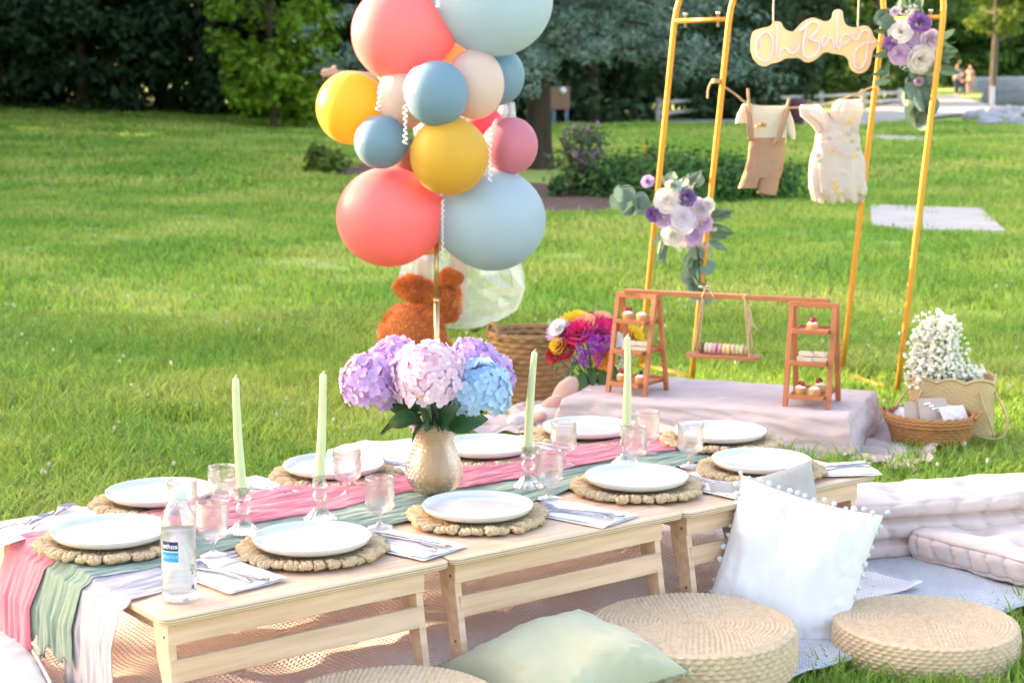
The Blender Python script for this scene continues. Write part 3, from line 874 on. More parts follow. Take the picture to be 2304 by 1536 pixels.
for k, (pl, nk, wd) in SET.items():
    rz = rnd(0, .2)
    t = thing('placemat', 'round scalloped straw placemat ' + wd, 'placemat', TB @ T(pl[0], pl[1], TH + (.016 if .2 < pl[1] < .72 and k in 'aj' else .006 if pl[1] < .3 else .005)) @ RZ(rz), 'scalloped straw placemats')
    put('woven_disc', me_disc, t)
    for i in range(NS):
        put('scallop', random.choice(me_scal), t, RZ(2 * math.pi * i / NS + rnd(-.02, .02)) @ RX(rnd(-.16, .16)) @ SC(rnd(.955, 1.045), rnd(.85, 1.12), rnd(.75, 1.08)))
    dz = (.016 if k in 'aj' else .006) + .0115
    put('plate', me_plate, None, TB @ T(pl[0] + rnd(-.004, .004), pl[1] + rnd(-.004, .004), TH + dz) @ RX(rnd(-.006, .006)), 'white coupe plate ' + wd, 'plate', 'white plates')
    if nk:
        M_ = TB @ T(nk[0], nk[1], TH + .004) @ RZ(R(nk[2]))
        put('napkin', napkin_mesh(ord(k)), None, M_, 'white napkin by the plate ' + wd, 'napkin', 'white napkins')
        fx = rnd(-.022, -.010)
        put('fork', me_fork, None, M_ @ T(fx, -.112, .0065) @ RZ(R(rnd(2, 14))) @ SC(1.12), 'steel fork on the napkin ' + wd, 'fork', 'steel forks')
        put('knife', me_knife, None, M_ @ T(fx + .034, -.122, .0065) @ RZ(R(rnd(4, 20))) @ SC(1.1), 'steel knife on the napkin ' + wd, 'knife', 'steel knives')
M_ = TB @ T(.03, .745, TH + .012) @ RZ(R(-70))
put('napkin', napkin_mesh(99), None, M_, 'folded white napkin at the left edge of the table, partly out of view', 'napkin', 'white napkins')
put('fork', me_fork, None, M_ @ T(-.01, -.10, .0095), 'steel fork on the napkin at the left edge of the picture', 'fork', 'steel forks')
# ---------------------------------------------------------------- goblets
m_glass = glass('pressed_clear_glass', (.99, .985, .985), .01, .72)
m_glassc = glass('clear_glass', (.99, .99, .99), .01, .6)
def goblet_mesh():
    outer = [(.0, .0), (.0275, .0), (.0288, .0012), (.0284, .0028), (.020, .0048), (.009, .008), (.0062, .013), (.0056, .021), (.0068, .029), (.0105, .0335), (.018, .037), (.0265, .042), (.0312, .048)]
    outer += [(.0322 + .0006 * k / 30, .050 + .064 * k / 30) for k in range(31)]
    inner = [(.0322, .1152), (.0306, .1140)] + [(.0300, .112 - .058 * k / 8) for k in range(9)] + [(.027, .048), (.018, .042), (.0, .0405)]
    prof = outer + inner
    n = len(prof) - 1; NO = len(outer)
    def fn(a, b):
        i = round(b * n); r, z = prof[i]; th = a * 2 * math.pi
        if i < NO and z >= .042:
            if z > .104: d = .0010 * (abs(math.sin(th * 24)) * (z < .110))
            elif z > .093: d = .0011 * abs(math.sin(th * 24)) * math.sin((z - .093) / .011 * math.pi)
            elif z > .056:
                w_ = ((th / (2 * math.pi / 6)) % 1 - .5) * 2 * math.pi / 6 * r; q = math.hypot(w_, z - .0745)
                d = .0013 * max(0, math.cos(q / .0175 * 4.5 * math.pi)) if q < .0175 else .0004 * abs(math.sin(th * 36) * math.sin(z * 900))
            else: d = .0010 * abs(math.sin(th * 24))
            r += d
        elif i < NO and z < .006 and r > .01: r *= 1 + .02 * abs(math.sin(th * 8))
        return (r * math.cos(th), r * math.sin(th), z)
    mb = MB(); mb.grid(fn, 144, n, None, True)
    return mb.mesh('goblet', m_glass)
me_gob = goblet_mesh()
for px, py, w_ in ((480, 1250, 'in front of the first candle, right beside the water bottle'), (855, 1187, 'between the second candle and the vase, on the green runner'), (1235, 1122, 'in front of the third candle, right of the vase'),
                   (1426, 1060, 'in front of the rightmost candle'), (1553, 1050, 'rightmost on the table'), (413, 1195, 'hidden right behind the water bottle'), (503, 1160, 'just behind the first candle'),
                   (782, 1115, 'right of the second candle, before a far side plate'), (1268, 1047, 'on the pink runner between the third and last candles'), (1455, 1022, 'farthest back, behind the rightmost candle')):
    p = at(px, py, TH + .012)
    put('goblet', me_gob, None, T(p.x, p.y, TH + .013) @ RZ(rnd(0, 6)), 'embossed clear glass goblet ' + w_, 'goblet', 'embossed goblets')
# ---------------------------------------------------------------- candlesticks and candles
m_wax = mat('pale_green_wax', (.56, .62, .37), .45, (.52, .58, .34), ns=5, sss=.35)
m_wick = mat('white_wick', (.75, .72, .62), .9)
def holder_mesh():
    prof = [(0, .002), (.030, .0), (.036, .0015), (.0365, .0045), (.031, .009), (.022, .018), (.015, .029), (.0115, .037), (.0135, .0405), (.0115, .043), (.0125, .0455), (.0165, .051), (.0178, .057), (.0165, .063), (.012, .068), (.0095, .071),
            (.0125, .0745), (.0185, .078), (.019, .0805), (.0165, .083), (.0155, .094), (.0172, .102), (.0185, .106), (.0172, .1065), (.0128, .102), (.0122, .085), (0, .0845)]
    n = len(prof) - 1
    def fn(a, b):
        i = round(b * n); r, z = prof[i]; th = a * 6.28318
        if z < .036 and i > 0: r *= 1 + .075 * math.cos(th * 14) * (1 - z / .04)
        return (r * math.cos(th), r * math.sin(th), z)
    mb = MB(); mb.grid(fn, 112, n, None, True); return mb.mesh('candlestick', m_glassc)
me_hold = holder_mesh()
def candle(L, seed):
    mb = MB(); n = 14
    lx = rnd(-.012, .012)
    pts = [(lx * (k / n) ** 2, 0, L * k / n) for k in range(n + 1)] + [(lx, 0, L + .004), (lx, 0, L + .006)]
    mb.tube(pts, [.0118 - .0042 * k / n for k in range(n + 1)] + [.005, .0015], 20)
    return mb, lx
for (px, py), L, tx, ty, w_ in (((548, 1200), .257, -4.2, 0, 'leftmost, just right of the water bottle'), ((720, 1170), .247, 4.5, 0, 'second from the left, left of the vase'), ((1188, 1098), .247, 1.0, 0, 'third from the left, right of the vase'), ((1408, 1045), .245, 2.2, 0, 'rightmost, behind a goblet')):
    p = at(px, py, TH + .012)
    M_ = T(p.x, p.y, TH + .013)
    put('candlestick', me_hold, None, M_ @ RZ(rnd(0, 6)), 'fluted clear glass candlestick ' + w_, 'candlestick', 'glass candlesticks')
    t = thing('taper_candle', 'pale green taper candle ' + w_, 'candle', M_ @ T(0, 0, .0855) @ RY(R(tx)), 'taper candles')
    mb, lx = candle(L, 1); mb.build('wax', m_wax, t)
    MB().tube([(lx, 0, L + .004), (lx, 0, L + .009), (lx + .004, 0, L + .011)], .0012, 5).build('wick', m_wick, t)
# ---------------------------------------------------------------- water bottle
def bottle():
    p = at(405, 1350, TH)
    t = thing('water_bottle', 'clear plastic water bottle with blue label near the table corner', 'bottle', T(p.x, p.y, TH + .001) @ RZ(R(-90)))
    m_pet = glass('clear_plastic', (.985, .99, .995), .04, .62)
    m_wat = mat('cloudy_water', (.93, .95, .97), .12, trans=.75, ior=1.2)
    m_cap = mat('grey_bottle_cap', (.62, .66, .68), .4)
    prof = [(.0, .006), (.012, .004), (.024, .0), (.031, .002), (.0338, .008), (.0342, .02), (.0342, .148), (.0335, .16), (.030, .174), (.023, .188), (.0165, .197), (.0142, .201), (.0140, .207)]
    def rib(th, r, z): return (r * (1 + .006 * math.sin(z * 560) * (.02 < z < .075 or .115 < z < .148)), z)
    MB().lathe([(r, z) for r, z in prof for _ in (0,)][:6] + [(.0342, .02 + .128 * k / 60) for k in range(61)] + prof[7:], 48, None, rib).build('bottle_wall', m_pet, t)
    MB().lathe([(0, .008), (.030, .006), (.0325, .010), (.0328, .142), (.0, .1425)], 48).build('water', m_wat, t)
    MB().lathe([(.0165, .203), (.0172, .204), (.0172, .2175), (.0162, .2195), (0, .2195)], 40, None, lambda th, r, z: (r * (1 + .012 * math.cos(th * 36)) if .204 < z < .218 else r, z)).build('cap', m_cap, t)
    MB().lathe([(.0150, .1965), (.0172, .198), (.0172, .2015), (.0150, .202)], 40).build('cap_ring', m_cap, t)
    def patch(name, m, a0, a1, z0, z1, r=.03465, par=t):
        return MB().grid(lambda a, b: (r * math.cos(a0 + (a1 - a0) * a), r * math.sin(a0 + (a1 - a0) * a), z0 + (z1 - z0) * b), 14, 2).build(name, m, par)
    m_navy, m_sky = mat('navy_ink', (.008, .022, .15), .5), mat('sky_blue_ink', (.02, .30, .62), .5)
    m_wh, m_pale, m_blk = mat('white_ink', (.85, .85, .88), .6), mat('pale_blue_ink', (.35, .62, .80), .6), mat('grey_black_ink', (.10, .11, .16), .6)
    A0, A1 = R(-47), R(10)
    lb = patch('label_panel', m_navy, A0, A1, .1065, .1255); lb2 = patch('label_panel', m_sky, A0, A1, .0855, .1055)
    patch('label_gap', m_wh, A0, A1, .1052, .1068, .03472, lb)
    def text(s, size, a_mid, z, m, par, sp_=1.0, flip=False):
        cu = bpy.data.curves.new('lettering', 'FONT'); cu.body = s; cu.size = size; cu.align_x = 'CENTER'; cu.space_character = sp_; cu.resolution_u = 3
        cu.offset = size * .012
        tmp = bpy.data.objects.new('tmp', cu); COL.objects.link(tmp)
        dg = bpy.context.evaluated_depsgraph_get(); dg.update()
        me = bpy.data.meshes.new_from_object(tmp.evaluated_get(dg)); bpy.data.objects.remove(tmp)
        for v in me.vertices:
            a = a_mid + v.co.x / .0348; zz = z + v.co.y
            v.co = (.0348 * math.cos(a), .0348 * math.sin(a), zz)
        me.materials.clear(); me.materials.append(m)
        put('lettering', me, par)
    text('ethos', .0145, (A0 + A1) / 2, .1118, m_wh, lb, 1.0)
    text('WATER', .0085, (A0 + A1) / 2, .0925, m_pale, lb2, 1.25)
    rec = MB()
    for q in range(3):
        a = R(q * 120 + 90); pts = []
        for k2 in range(5):
            b_ = a + R(-40 + 20 * k2); pts.append((.0349 * math.cos(R(58) + .0042 * math.cos(b_) / .0348), .0349 * math.sin(R(58) + .0042 * math.cos(b_) / .0348), .070 + .0052 * math.sin(b_)))
        rec.tube(pts, .0009, 5)
    rec.build('recycling_mark', m_blk, t)
    for k2, (z, w2) in enumerate(((.060, 9), (.0575, 8), (.028, 10))): patch('fine_print', m_blk, R(54), R(54 + w2), z, z + (.0016 if k2 < 2 else .0085), .0349)
bottle()
# ---------------------------------------------------------------- vase with hydrangeas
def ellpt(d, n): pass
VP = at(977, 1113, TH + .012)
def vase():
    t = thing('vase', 'honeycomb pressed glass vase with a straw coloured liner in the middle of the tables', 'vase', T(VP.x, VP.y, TH + .014))
    ctrl = [(0.030, 0.0), (.0385, .004), (.0520, .018), (.0655, .042), (.0675, .058), (.0630, .080), (.0535, .105), (.0465, .125), (.0462, .138), (.0515, .155), (.0610, .172), (.0665, .180)]
    C3 = [(p.x, p.y) for p in cat_([(r, z, 0) for r, z in ctrl], 10)]
    n = len(C3) - 1
    prof = C3 + [(r - .0035, z) for r, z in C3[::-1]]
    N = len(prof) - 1; NN = 168
    def fn(a, b):
        i = round(b * N); r, z = prof[i]; th = a * 6.283185
        if i <= n and .008 < z < .168:
            row = z / .0100; k = int(row); ph = .5 * (k % 2)
            c = ((th / (6.283185 / 30)) + ph) % 1 - .5; q = (row % 1) - .5
            d = math.sqrt((c * 1.0) ** 2 + (q * .9) ** 2)
            r += .0042 * max(0, 1 - (d / .52) ** 2) - .0010
        return (r * math.cos(th), r * math.sin(th), z)
    MB().grid(fn, NN, N, None, True).build('glass_wall', glass('honeycomb_glass', (.985, .965, .93), .01, .4), t)
    MB().lathe([(0, .004), (.030, .004), (.031, .0), (0, .0)], 48).build('glass_base', m_glassc, t)
    m_liner = mat('straw_liner', (.62, .45, .28), .8, (.46, .31, .18), ns=30, amt=1, bump=.6, bs=90, stretch=(1, 1, .25))
    MB().lathe([(r * .78, z) for r, z in C3[6:100:3]], 40, RZ(R(120)), None, arc=R(215)).build('liner', m_liner, t)
vase()
def floret(m, seed):
    rg = random.Random(seed); mb = MB()
    for q in range(4):
        a = q * math.pi / 2 + rg.uniform(-.12, .12); L = .0150 * rg.uniform(.9, 1.12); W = .0125 * rg.uniform(.9, 1.1); up = rg.uniform(.05, .45)
        def fn(u, v):
            s = (u - .5) * 2; x = .001 + L * v
            wd = W * math.sin(math.pi * min(1, .10 + .80 * v)) ** .7 * (1 if v < .85 else .8)
            z = up * L * v * (1.1 - .55 * v) + .0025 * s * s * (v) + .0012 * math.sin(s * 5 + seed) * v
            return (x, s * wd * .62, z)
        mb.grid(fn, 4, 4, RZ(a))
    mb.ell((0, 0, .0012), .0014, 6, 4)
    return mb.mesh('floret', m)
def hyd_m(name, c, c2): return mat(name, c, .7, c2, ns=40, amt=1, transl=.3, objrand=.10, sheen=.2)
HY = {'lilac': hyd_m('lilac_petals', (.54, .34, .70), (.68, .49, .78)), 'pink': hyd_m('pale_pink_petals', (.72, .52, .68), (.82, .68, .78)), 'blue': hyd_m('blue_petals', (.34, .58, .84), (.56, .74, .90))}
HF = {k: [floret(m, q) for q in range(3)] for k, m in HY.items()}
m_leafd = mat('dark_hydrangea_leaf', (.025, .085, .030), .45, (.04, .12, .045), ns=30, bump=.4, bs=60, transl=.15)
m_stemg = mat('green_stem', (.05, .12, .05), .6)
def big_leaf(L, W, m, curl=.3, name='leaf'):
    mb = MB()
    def fn(u, v):
        s = (u - .5) * 2; wd = W * (math.sin(math.pi * min(1, v * .96 + .03)) ** .75) * (1 - .25 * v)
        ve = .0022 * abs(math.sin(v * 22 - abs(s) * 5)) * (1 - v)
        return (L * v, s * wd, -curl * L * v * v + .22 * wd * abs(s) + ve)
    mb.grid(fn, 8, 14); return mb.mesh(name, m)
me_hleaf = big_leaf(.11, .036, m_leafd)
def hydrangea(kind, px, py, dY, rad, sq, label, seed, n=78):
    Y = VP.y + dY; c = aty(px, py, Y); rg = random.Random(seed)
    t = thing('hydrangea', label, 'flower', T(*c), 'artificial hydrangeas in the vase')
    foot = Vector((VP.x + rg.uniform(-.02, .02), VP.y + rg.uniform(-.02, .02), TH + .05)); neck = Vector((VP.x + (c.x - VP.x) * .22, VP.y + dY * .2, TH + .185))
    MB().tube([q - c for q in cat_([foot, neck, c.lerp(neck, .35) + Vector((0, 0, -.0)), c], 6)], .0032, 6).build('stem', m_stemg, t)
    MB().ell((0, 0, 0), (rad * .62, rad * .62, rad * .55 * sq), 14, 10).build('bloom_core', HY[kind], t)
    g = math.pi * (3 - 5 ** .5)
    for i in range(n):
        z = 1 - (i + .5) / n * 1.62; r = math.sqrt(max(0, 1 - z * z)); th = g * i
        d = Vector((r * math.cos(th), r * math.sin(th), z)); k = rg.uniform(.86, 1.06)
        p = Vector((d.x * rad * k, d.y * rad * k, d.z * rad * sq * k))
        q = (d + Vector((rg.uniform(-.35, .35), rg.uniform(-.35, .35), rg.uniform(-.3, .3)))).normalized().to_track_quat('Z', 'Y').to_matrix().to_4x4()
        put('floret', HF[kind][i % 3], t, T(*p) @ q @ RZ(rg.uniform(0, 6.3)) @ SC(rg.uniform(.9, 1.25)))
    return t
hydrangea('lilac', 890, 815, .075, .062, .95, 'lilac hydrangea at the back left of the vase', 4)
hydrangea('lilac', 1062, 815, .085, .060, .85, 'lilac hydrangea behind the blue one, back right of the vase', 5)
hydrangea('lilac', 1112, 850, .06, .045, 1.1, 'small lilac hydrangea at the far right edge of the bouquet', 6, 50)
h1 = hydrangea('lilac', 838, 862, .0, .070, 1.0, 'purple-lilac hydrangea at the left of the vase', 3, 88)
h2 = hydrangea('pink', 965, 848, -.045, .084, 1.0, 'large pale pink hydrangea in the front middle of the vase', 1, 110)
h3 = hydrangea('blue', 1083, 880, -.03, .066, 1.12, 'sky blue hydrangea at the right of the vase', 2, 90)
for (px, py, dY, rz, ry, rx, s, par) in ((948, 935, -.02, 186, 8, 35, .95, h1), (945, 925, -.03, 170, -18, 50, .8, h1), (965, 968, -.055, 120, -62, 80, .85, h2), (985, 970, -.06, 95, -70, 85, .95, h2), (1005, 968, -.055, 40, -48, 75, .9, h3), (950, 965, -.02, 160, -42, 60, .85, h1), (1000, 960, -.02, 20, -28, 60, .8, h3), (1020, 955, .0, 350, -38, 50, .8, h3), (975, 968, .02, 90, -60, 60, .9, h2), (955, 950, -.04, 200, 40, 40, .5, h1), (972, 962, -.065, 250, -40, 90, .8, h2), (992, 962, -.065, 290, -45, 90, .8, h2), (1012, 958, -.05, 320, -20, 70, .9, h3), (938, 948, -.05, 215, -15, 70, .85, h1), (985, 955, -.01, 60, -50, 40, .9, h2), (960, 955, .03, 130, -50, 40, .9, h1), (925, 935, -.03, 190, 18, 20, .8, h1)):
    p = aty(px, py, VP.y + dY)
    put('leaf', me_hleaf, par, T(*(p - par.location)) @ RZ(R(rz)) @ RY(R(ry)) @ RX(R(rx)) @ SC(s))
# ---------------------------------------------------------------- poufs
m_rush = mat('woven_rush', (.74, .56, .38), .8, (.54, .38, .23), ns=60, amt=1.0, bump=.8, bs=260)
def pouf_mesh(Rd=.226, H=.096):
    prof = []
    n_top = 120
    for k in range(n_top + 1): prof.append((Rd * .955 * k / n_top, H, 't'))
    for k in range(1, 7): a = R(90 * k / 6); prof.append((Rd * .955 + Rd * .045 * math.sin(a), H - Rd * .045 * (1 - math.cos(a)), 's'))
    ns_ = 40
    for k in range(1, ns_ + 1):
        t = k / ns_; prof.append((Rd * (1 + .02 * math.sin(math.pi * t)), (H - .0103) * (1 - t), 's'))
    n = len(prof) - 1; rope = .0108
    def fn(a, b):
        i = round(b * n); r, z, s = prof[i]; th = a * 6.283185
        if s == 't':
            q = r / rope; k = int(q); f = q - k; nt_ = max(6, int(2 * math.pi * (k + .5) * rope / .012))
            tw = math.sin(th * nt_ + (k % 2) * math.pi + (f - .5) * 2.2)
            z += .0052 * math.sin(math.pi * f) ** .7 * (.55 + .45 * tw) - .002 * max(0, 1 - r / .02) + .002 * math.sin(th * 3 + r * 20)
        else:
            q = (H - z) / .0107; k = int(q); f = q - k
            tw = math.sin(th * 60 + (k % 2) * math.pi + (f - .5) * 1.6)
            r += .0052 * math.sin(math.pi * f) ** .7 * (.5 + .5 * tw) + .0012 * math.sin(th * 5)
        return (r * math.cos(th), r * math.sin(th), z)
    mb = MB(); mb.grid(fn, 340, n, None, True, flip=True)
    return mb.mesh('pouf', m_rush)
me_pouf = pouf_mesh()
for px, py, rz, w_ in ((1556, 1400, 0, 'between the green pillow and the white pompom pillow'), (2084, 1380, 1.1, 'on the grass at the right, below the floor cushions'), (880, 1583, 2, 'at the bottom edge in front of the first table')):
    p = at(px, py, .136 if px < 2000 else .106); put('pouf', me_pouf, None, T(p.x, p.y, .040 if px < 2000 else .010) @ RZ(rz) @ (SC(1) if px < 2000 else SC(.91, .91, .84)), 'round woven straw pouf ' + w_, 'pouf', 'woven straw poufs')
    if px > 1000: NOGRASS.append([(p.x + .21 * math.cos(R(a)), p.y + .21 * math.sin(R(a))) for a in range(0, 360, 30)])
# ---------------------------------------------------------------- pillows and cushions
def pillow_mesh(name, m, W, H, Tk, seed, n=44, wr=.006, pinch=.07):
    mb = MB()
    def side(sg):
        def fn(a, b):
            x, y = a * 2 - 1, b * 2 - 1
            ex = 1 - pinch * (1 - y * y) * abs(x) ** 3; ey = 1 - pinch * (1 - x * x) * abs(y) ** 3
            h = (max(0, 1 - abs(x) ** 2.6) * max(0, 1 - abs(y) ** 2.6)) ** .55
            w_ = noise.noise((x * 2.2 + seed, y * 2.2, seed)) * wr * 1.5 + wr * noise.noise((x * 7, y * 4 + x * 3, seed + 2)) * (1 - h * .6)
            ed = wr * .8 * math.sin(max(abs(x), abs(y)) * 3) * noise.noise((x * 9, y * 9, seed)) * (h < .75)
            return (x * ex * W / 2, y * ey * H / 2, sg * Tk / 2 * h + (w_ + ed) * min(1, h * 2))
        return fn
    mb.grid(side(1), n, n); mb.grid(side(-1), n, n, flip=True)
    return mb.mesh(name, m)
def pillow(name, label, m, W, H, Tk, M_, seed, **kw):
    t = thing(name, label, 'pillow', M_)
    put('pillow_cover', pillow_mesh('pillow_cover', m, W, H, Tk, seed, **kw), t)
    return t
m_cot = mat('white_cotton', (.70, .69, .695), .9, bump=.15, bs=200, sheen=.2)
m_sage = mat('sage_linen', (.46, .46, .30), .9, (.42, .42, .27), ns=12, bump=.3, bs=300, sheen=.2)
m_sage2 = mat('pale_sage_cotton', (.56, .60, .50), .9, bump=.3, bs=300)
m_lin = mat('grey_linen', (.47, .43, .39), .9, (.42, .38, .34), ns=20, bump=.4, bs=300)
m_blk_ = mat('blush_cushion_cotton', (.63, .52, .48), .9, (.58, .47, .44), ns=9, bump=.25, bs=200, sheen=.2)
m_wcush = mat('white_cushion_cotton', (.54, .51, .51), .9, bump=.25, bs=200)
def leanm(c, yaw, lean, roll): return T(*c) @ RZ(R(yaw)) @ RX(R(90 - lean)) @ RZ(R(roll))
c = aty(1776, 1288, 4.06)
pw = pillow('pompom_pillow', 'white square pillow with pompom trim leaning on the table', m_cot, .345, .385, .13, leanm(c, -14, 22, -13), 3.3, n=64, wr=.011)
me_pom = None
for i in range(60):
    q = i / 60 * 4; s = int(q); f = (q % 1) * 2 - 1
    x, y = [(f, 1), (1, -f), (-f, -1), (-1, f)][s]
    ex = 1 - .07 * (1 - y * y) * abs(x) ** 3; ey = 1 - .07 * (1 - x * x) * abs(y) ** 3
    if me_pom is None:
        mb = MB(); mb.ell((0, 0, 0), .0068, 10, 7, None, 0, lambda d: 1 + .12 * noise.noise(d * 6)); me_pom = mb.mesh('pompom', mat('pompom_yarn', (.66, .67, .71), .95, bump=.8, bs=400))
    put('pompom', me_pom, pw, T(x * ex * .1725 * 1.02 + rnd(-.006, .006), y * ey * .1925 * 1.02 + rnd(-.006, .006), rnd(-.012, .010)) @ SC(rnd(.8, 1.2)))
c = aty(1748, 1222, 4.215)
pillow('linen_pillow', 'grey beige linen pillow tucked behind the white pompom pillow', m_lin, .27, .36, .06, leanm(c, 10, 16, 10), 6.1)
pg = pillow('fringed_pillow', 'sage green pillow with frayed edge lying against a straw pouf', m_sage, .375, .375, .155, T(.108, 3.565, .098) @ RZ(R(32)) @ RY(R(-7)) @ RX(R(3)), 4.4, n=50, wr=.007)
fr = MB(); rg = random.Random(3)
for i in range(2600):
    q = rg.random() * 4; s = int(q); f = (q % 1) * 2 - 1
    x, y = [(f, 1), (1, -f), (-f, -1), (-1, f)][s]
    ex = 1 - .07 * (1 - y * y) * abs(x) ** 3; ey = 1 - .07 * (1 - x * x) * abs(y) ** 3
    p = Vector((x * ex * .1875, y * ey * .1875, 0)); o_ = Vector(((0, 1, 0), (1, 0, 0), (0, -1, 0), (-1, 0, 0))[s])
    e = p + o_ * rg.uniform(.007, .017) + Vector((rg.uniform(-.005, .005), rg.uniform(-.005, .005), rg.uniform(-.004, .009)))
    k = Vector((rg.uniform(-1, 1), rg.uniform(-1, 1), rg.uniform(-1, 1))) * .0010
    mid = p.lerp(e, .5) + Vector((0, 0, rg.uniform(0, .004)))
    fr.add([p - k, p + k, mid + k, mid - k, e], [(0, 1, 2, 3), (3, 2, 4)], True)
fr.build('fringe', m_sage, pg, kind='stuff')
c = aty(868, 1052, 5.12)
pb = pillow('sage_pillow', 'pale sage pillow lying behind the far side of the table', m_sage2, .40, .36, .15, T(-.345, 5.12, .15) @ RZ(R(5)) @ RX(R(14)), 8.2)
m_rope = mat('natural_jute', (.55, .40, .23), .9, (.45, .32, .18), ns=60, bump=.8, bs=200)
tz = MB()
for q in range(7): tz.ell((rnd(-.012, .03), rnd(-.01, .01), rnd(-.008, .008)), rnd(.008, .013), 8, 6)
for q in range(12): tz.tube([(-.005, 0, 0), (-.02, rnd(-.01, .01), rnd(-.012, .004)), (-.034, rnd(-.014, .014), rnd(-.02, .004))], .0016, 4)
o_ = tz.build('tassel', m_rope, pb, m=T(-.195, -.06, .02))
def rbox_mesh(name, m, hx, hy, hz, n=(30, 24, 14), k=7, disp=None):
    mb = MB(); key = {}
    def vid(p):
        kk = tuple(round(q, 5) for q in p)
        if kk not in key:
            x, y, z = p; L = (abs(x) ** k + abs(y) ** k + abs(z) ** k) ** (1 / k)
            q = Vector((x / L, y / L, z / L))
            nn = Vector((math.copysign(abs(q.x) ** (k - 1), q.x) / hx, math.copysign(abs(q.y) ** (k - 1), q.y) / hy, math.copysign(abs(q.z) ** (k - 1), q.z) / hz)).normalized()
            w_ = Vector((q.x * hx, q.y * hy, q.z * hz))
            if disp: w_ += nn * disp(q, w_, nn)
            key[kk] = len(mb.v); mb.v.append(tuple(w_))
        return key[kk]
    for ax in range(3):
        a1, a2 = (ax + 1) % 3, (ax + 2) % 3
        for sg in (-1, 1):
            for i in range(n[a1]):
                for j in range(n[a2]):
                    q = []
                    for (di, dj) in ((0, 0), (1, 0), (1, 1), (0, 1)):
                        p = [0, 0, 0]; p[ax] = sg; p[a1] = -1 + 2 * (i + di) / n[a1]; p[a2] = -1 + 2 * (j + dj) / n[a2]; q.append(vid(p))
                    mb.f.append(tuple(q) if sg > 0 else tuple(q[::-1])); mb.sm.append(True); mb.mi.append(0)
    return mb.mesh(name, m)
def cushion(name, label, m, hx, hy, hz, M_, bands, tufts, seed, rolls=.07, pipe=True):
    def disp(q, w_, nn):
        side = 1 - abs(nn.z) ** 2
        d = -.034 * (abs(math.sin(bands * math.pi * (w_.z / hz + 1) / 2)) < 10) * (1 - abs(math.sin(bands * math.pi * (w_.z / hz + 1) / 2))) ** 2 * side if bands else 0
        per = w_.x if abs(nn.y) > abs(nn.x) else w_.y
        d += -.011 * (1 - abs(math.sin(math.pi * per / rolls + .4 * math.sin(w_.z * 60)))) ** 3 * side
        if tufts:
            for tx in tufts[0]:
                for ty in tufts[1]:
                    r2 = (w_.x - tx * hx) ** 2 + (w_.y - ty * hy) ** 2
                    d -= .03 * math.exp(-r2 / .0018) * abs(nn.z)
        d += .008 * noise.noise((w_.x * 7, w_.y * 7, w_.z * 9 + seed)) + .005 * noise.noise((w_.x * 22, w_.y * 25, w_.z * 25 + seed))
        return d
    t = thing(name, label, 'cushion', M_)
    put('cushion_cover', rbox_mesh('cushion_cover', m, hx, hy, hz, (90, 60, 40), 9, disp), t)
    if not pipe: return t
    cor = MB(); pts = []
    for i in range(120):
        a = i / 120 * 6.283185; x, y = math.cos(a), math.sin(a); L = (abs(x) ** 6 + abs(y) ** 6) ** (1 / 6); pts.append((x / L * hx * .985, y / L * hy * .985, hz * .86 + .003 * noise.noise((x * 9, y * 9, seed))))
    cor.tube(pts, .004, 6, None, True); cor.build('piping', m, t)
    return t
p0, p1 = at(1925, 1262, .03), at(2335, 1236, .05)
an = math.atan2(p1.y - p0.y, p1.x - p0.x)
cushion('floor_mattress', 'folded blush floor mattress with rolled edges lying right of the tables', m_blk_, .42, .125, .085, T(p0.x + .36 * math.cos(an) - .12 * math.sin(an), p0.y + .36 * math.sin(an) + .12 * math.cos(an), .122) @ RZ(an) @ RY(R(-3)), 3, ((-.5, 0, .5), (-.4, .4)), 2.0, .09, False)
p0, p1 = at(2030, 1275, .015), at(2310, 1348, .015)
an = math.atan2(p1.y - p0.y, p1.x - p0.x)
cushion('floor_cushion', 'square tufted blush floor cushion below the folded mattress', m_blk_, .27, .25, .042, T(p0.x + .26 * math.cos(an) - .25 * math.sin(an), p0.y + .26 * math.sin(an) + .25 * math.cos(an), .078) @ RZ(an), 1, ((-.45, .1, .6), (-.4, .4)), 5.0, .055, False)
p = at(10, 1520, .08)
cushion('floor_cushion', 'white tufted floor cushion at the bottom left corner below the pink runner', m_wcush, .26, .26, .045, T(-1.21, 3.42, .09) @ RZ(R(24)), 1, ((-.4, .3), (-.4, .3)), 9.0, .06)
cushion('seat_cushion', 'big white cushion behind the far left side of the table', m_wcush, .34, .17, .085, T(-.90, 4.50, .10) @ RZ(R(34)), 0, None, 4.0, .2, False)
# ---------------------------------------------------------------- balloon stand
PX, PY = at(983, 905).x, at(983, 905).y
m_gold = mat('brushed_gold_pole', (.62, .44, .26), .28, metal=.9)
tp_ = aty(990, -420, PY)
t = thing('balloon_pole', 'thin gold telescopic pole carrying the balloons behind the vase', 'pole', T(PX, PY, 0))
for z0, z1, r_ in ((0.03, .42, .0105), (.42, .66, .0088), (.66, tp_.z, .0072)):
    MB().tube([(.004 * (z0 / 2), 0, z0), (.004 * z1 + .0, 0, z1)], r_, 16).build('pole_section', m_gold, t)
for z in (.42, .66): MB().lathe([(.0, 0), (.0115, 0), (.0118, .002), (.0118, .012), (.0105, .014), (0, .014)], 16, T(0, 0, z - .012)).build('collar', m_gold, t)
MB().lathe([(0, .0), (.13, .0), (.135, .004), (.12, .016), (.02, .03), (.012, .04), (0, .04)], 32, T(0, 0, .02)).build('base', m_gold, t)
def latex(name, c, c2=None):
    m = mat(name, c, .42, c2, ns=2.5, transl=.38, spec=.35, sheen=.15)
    return m
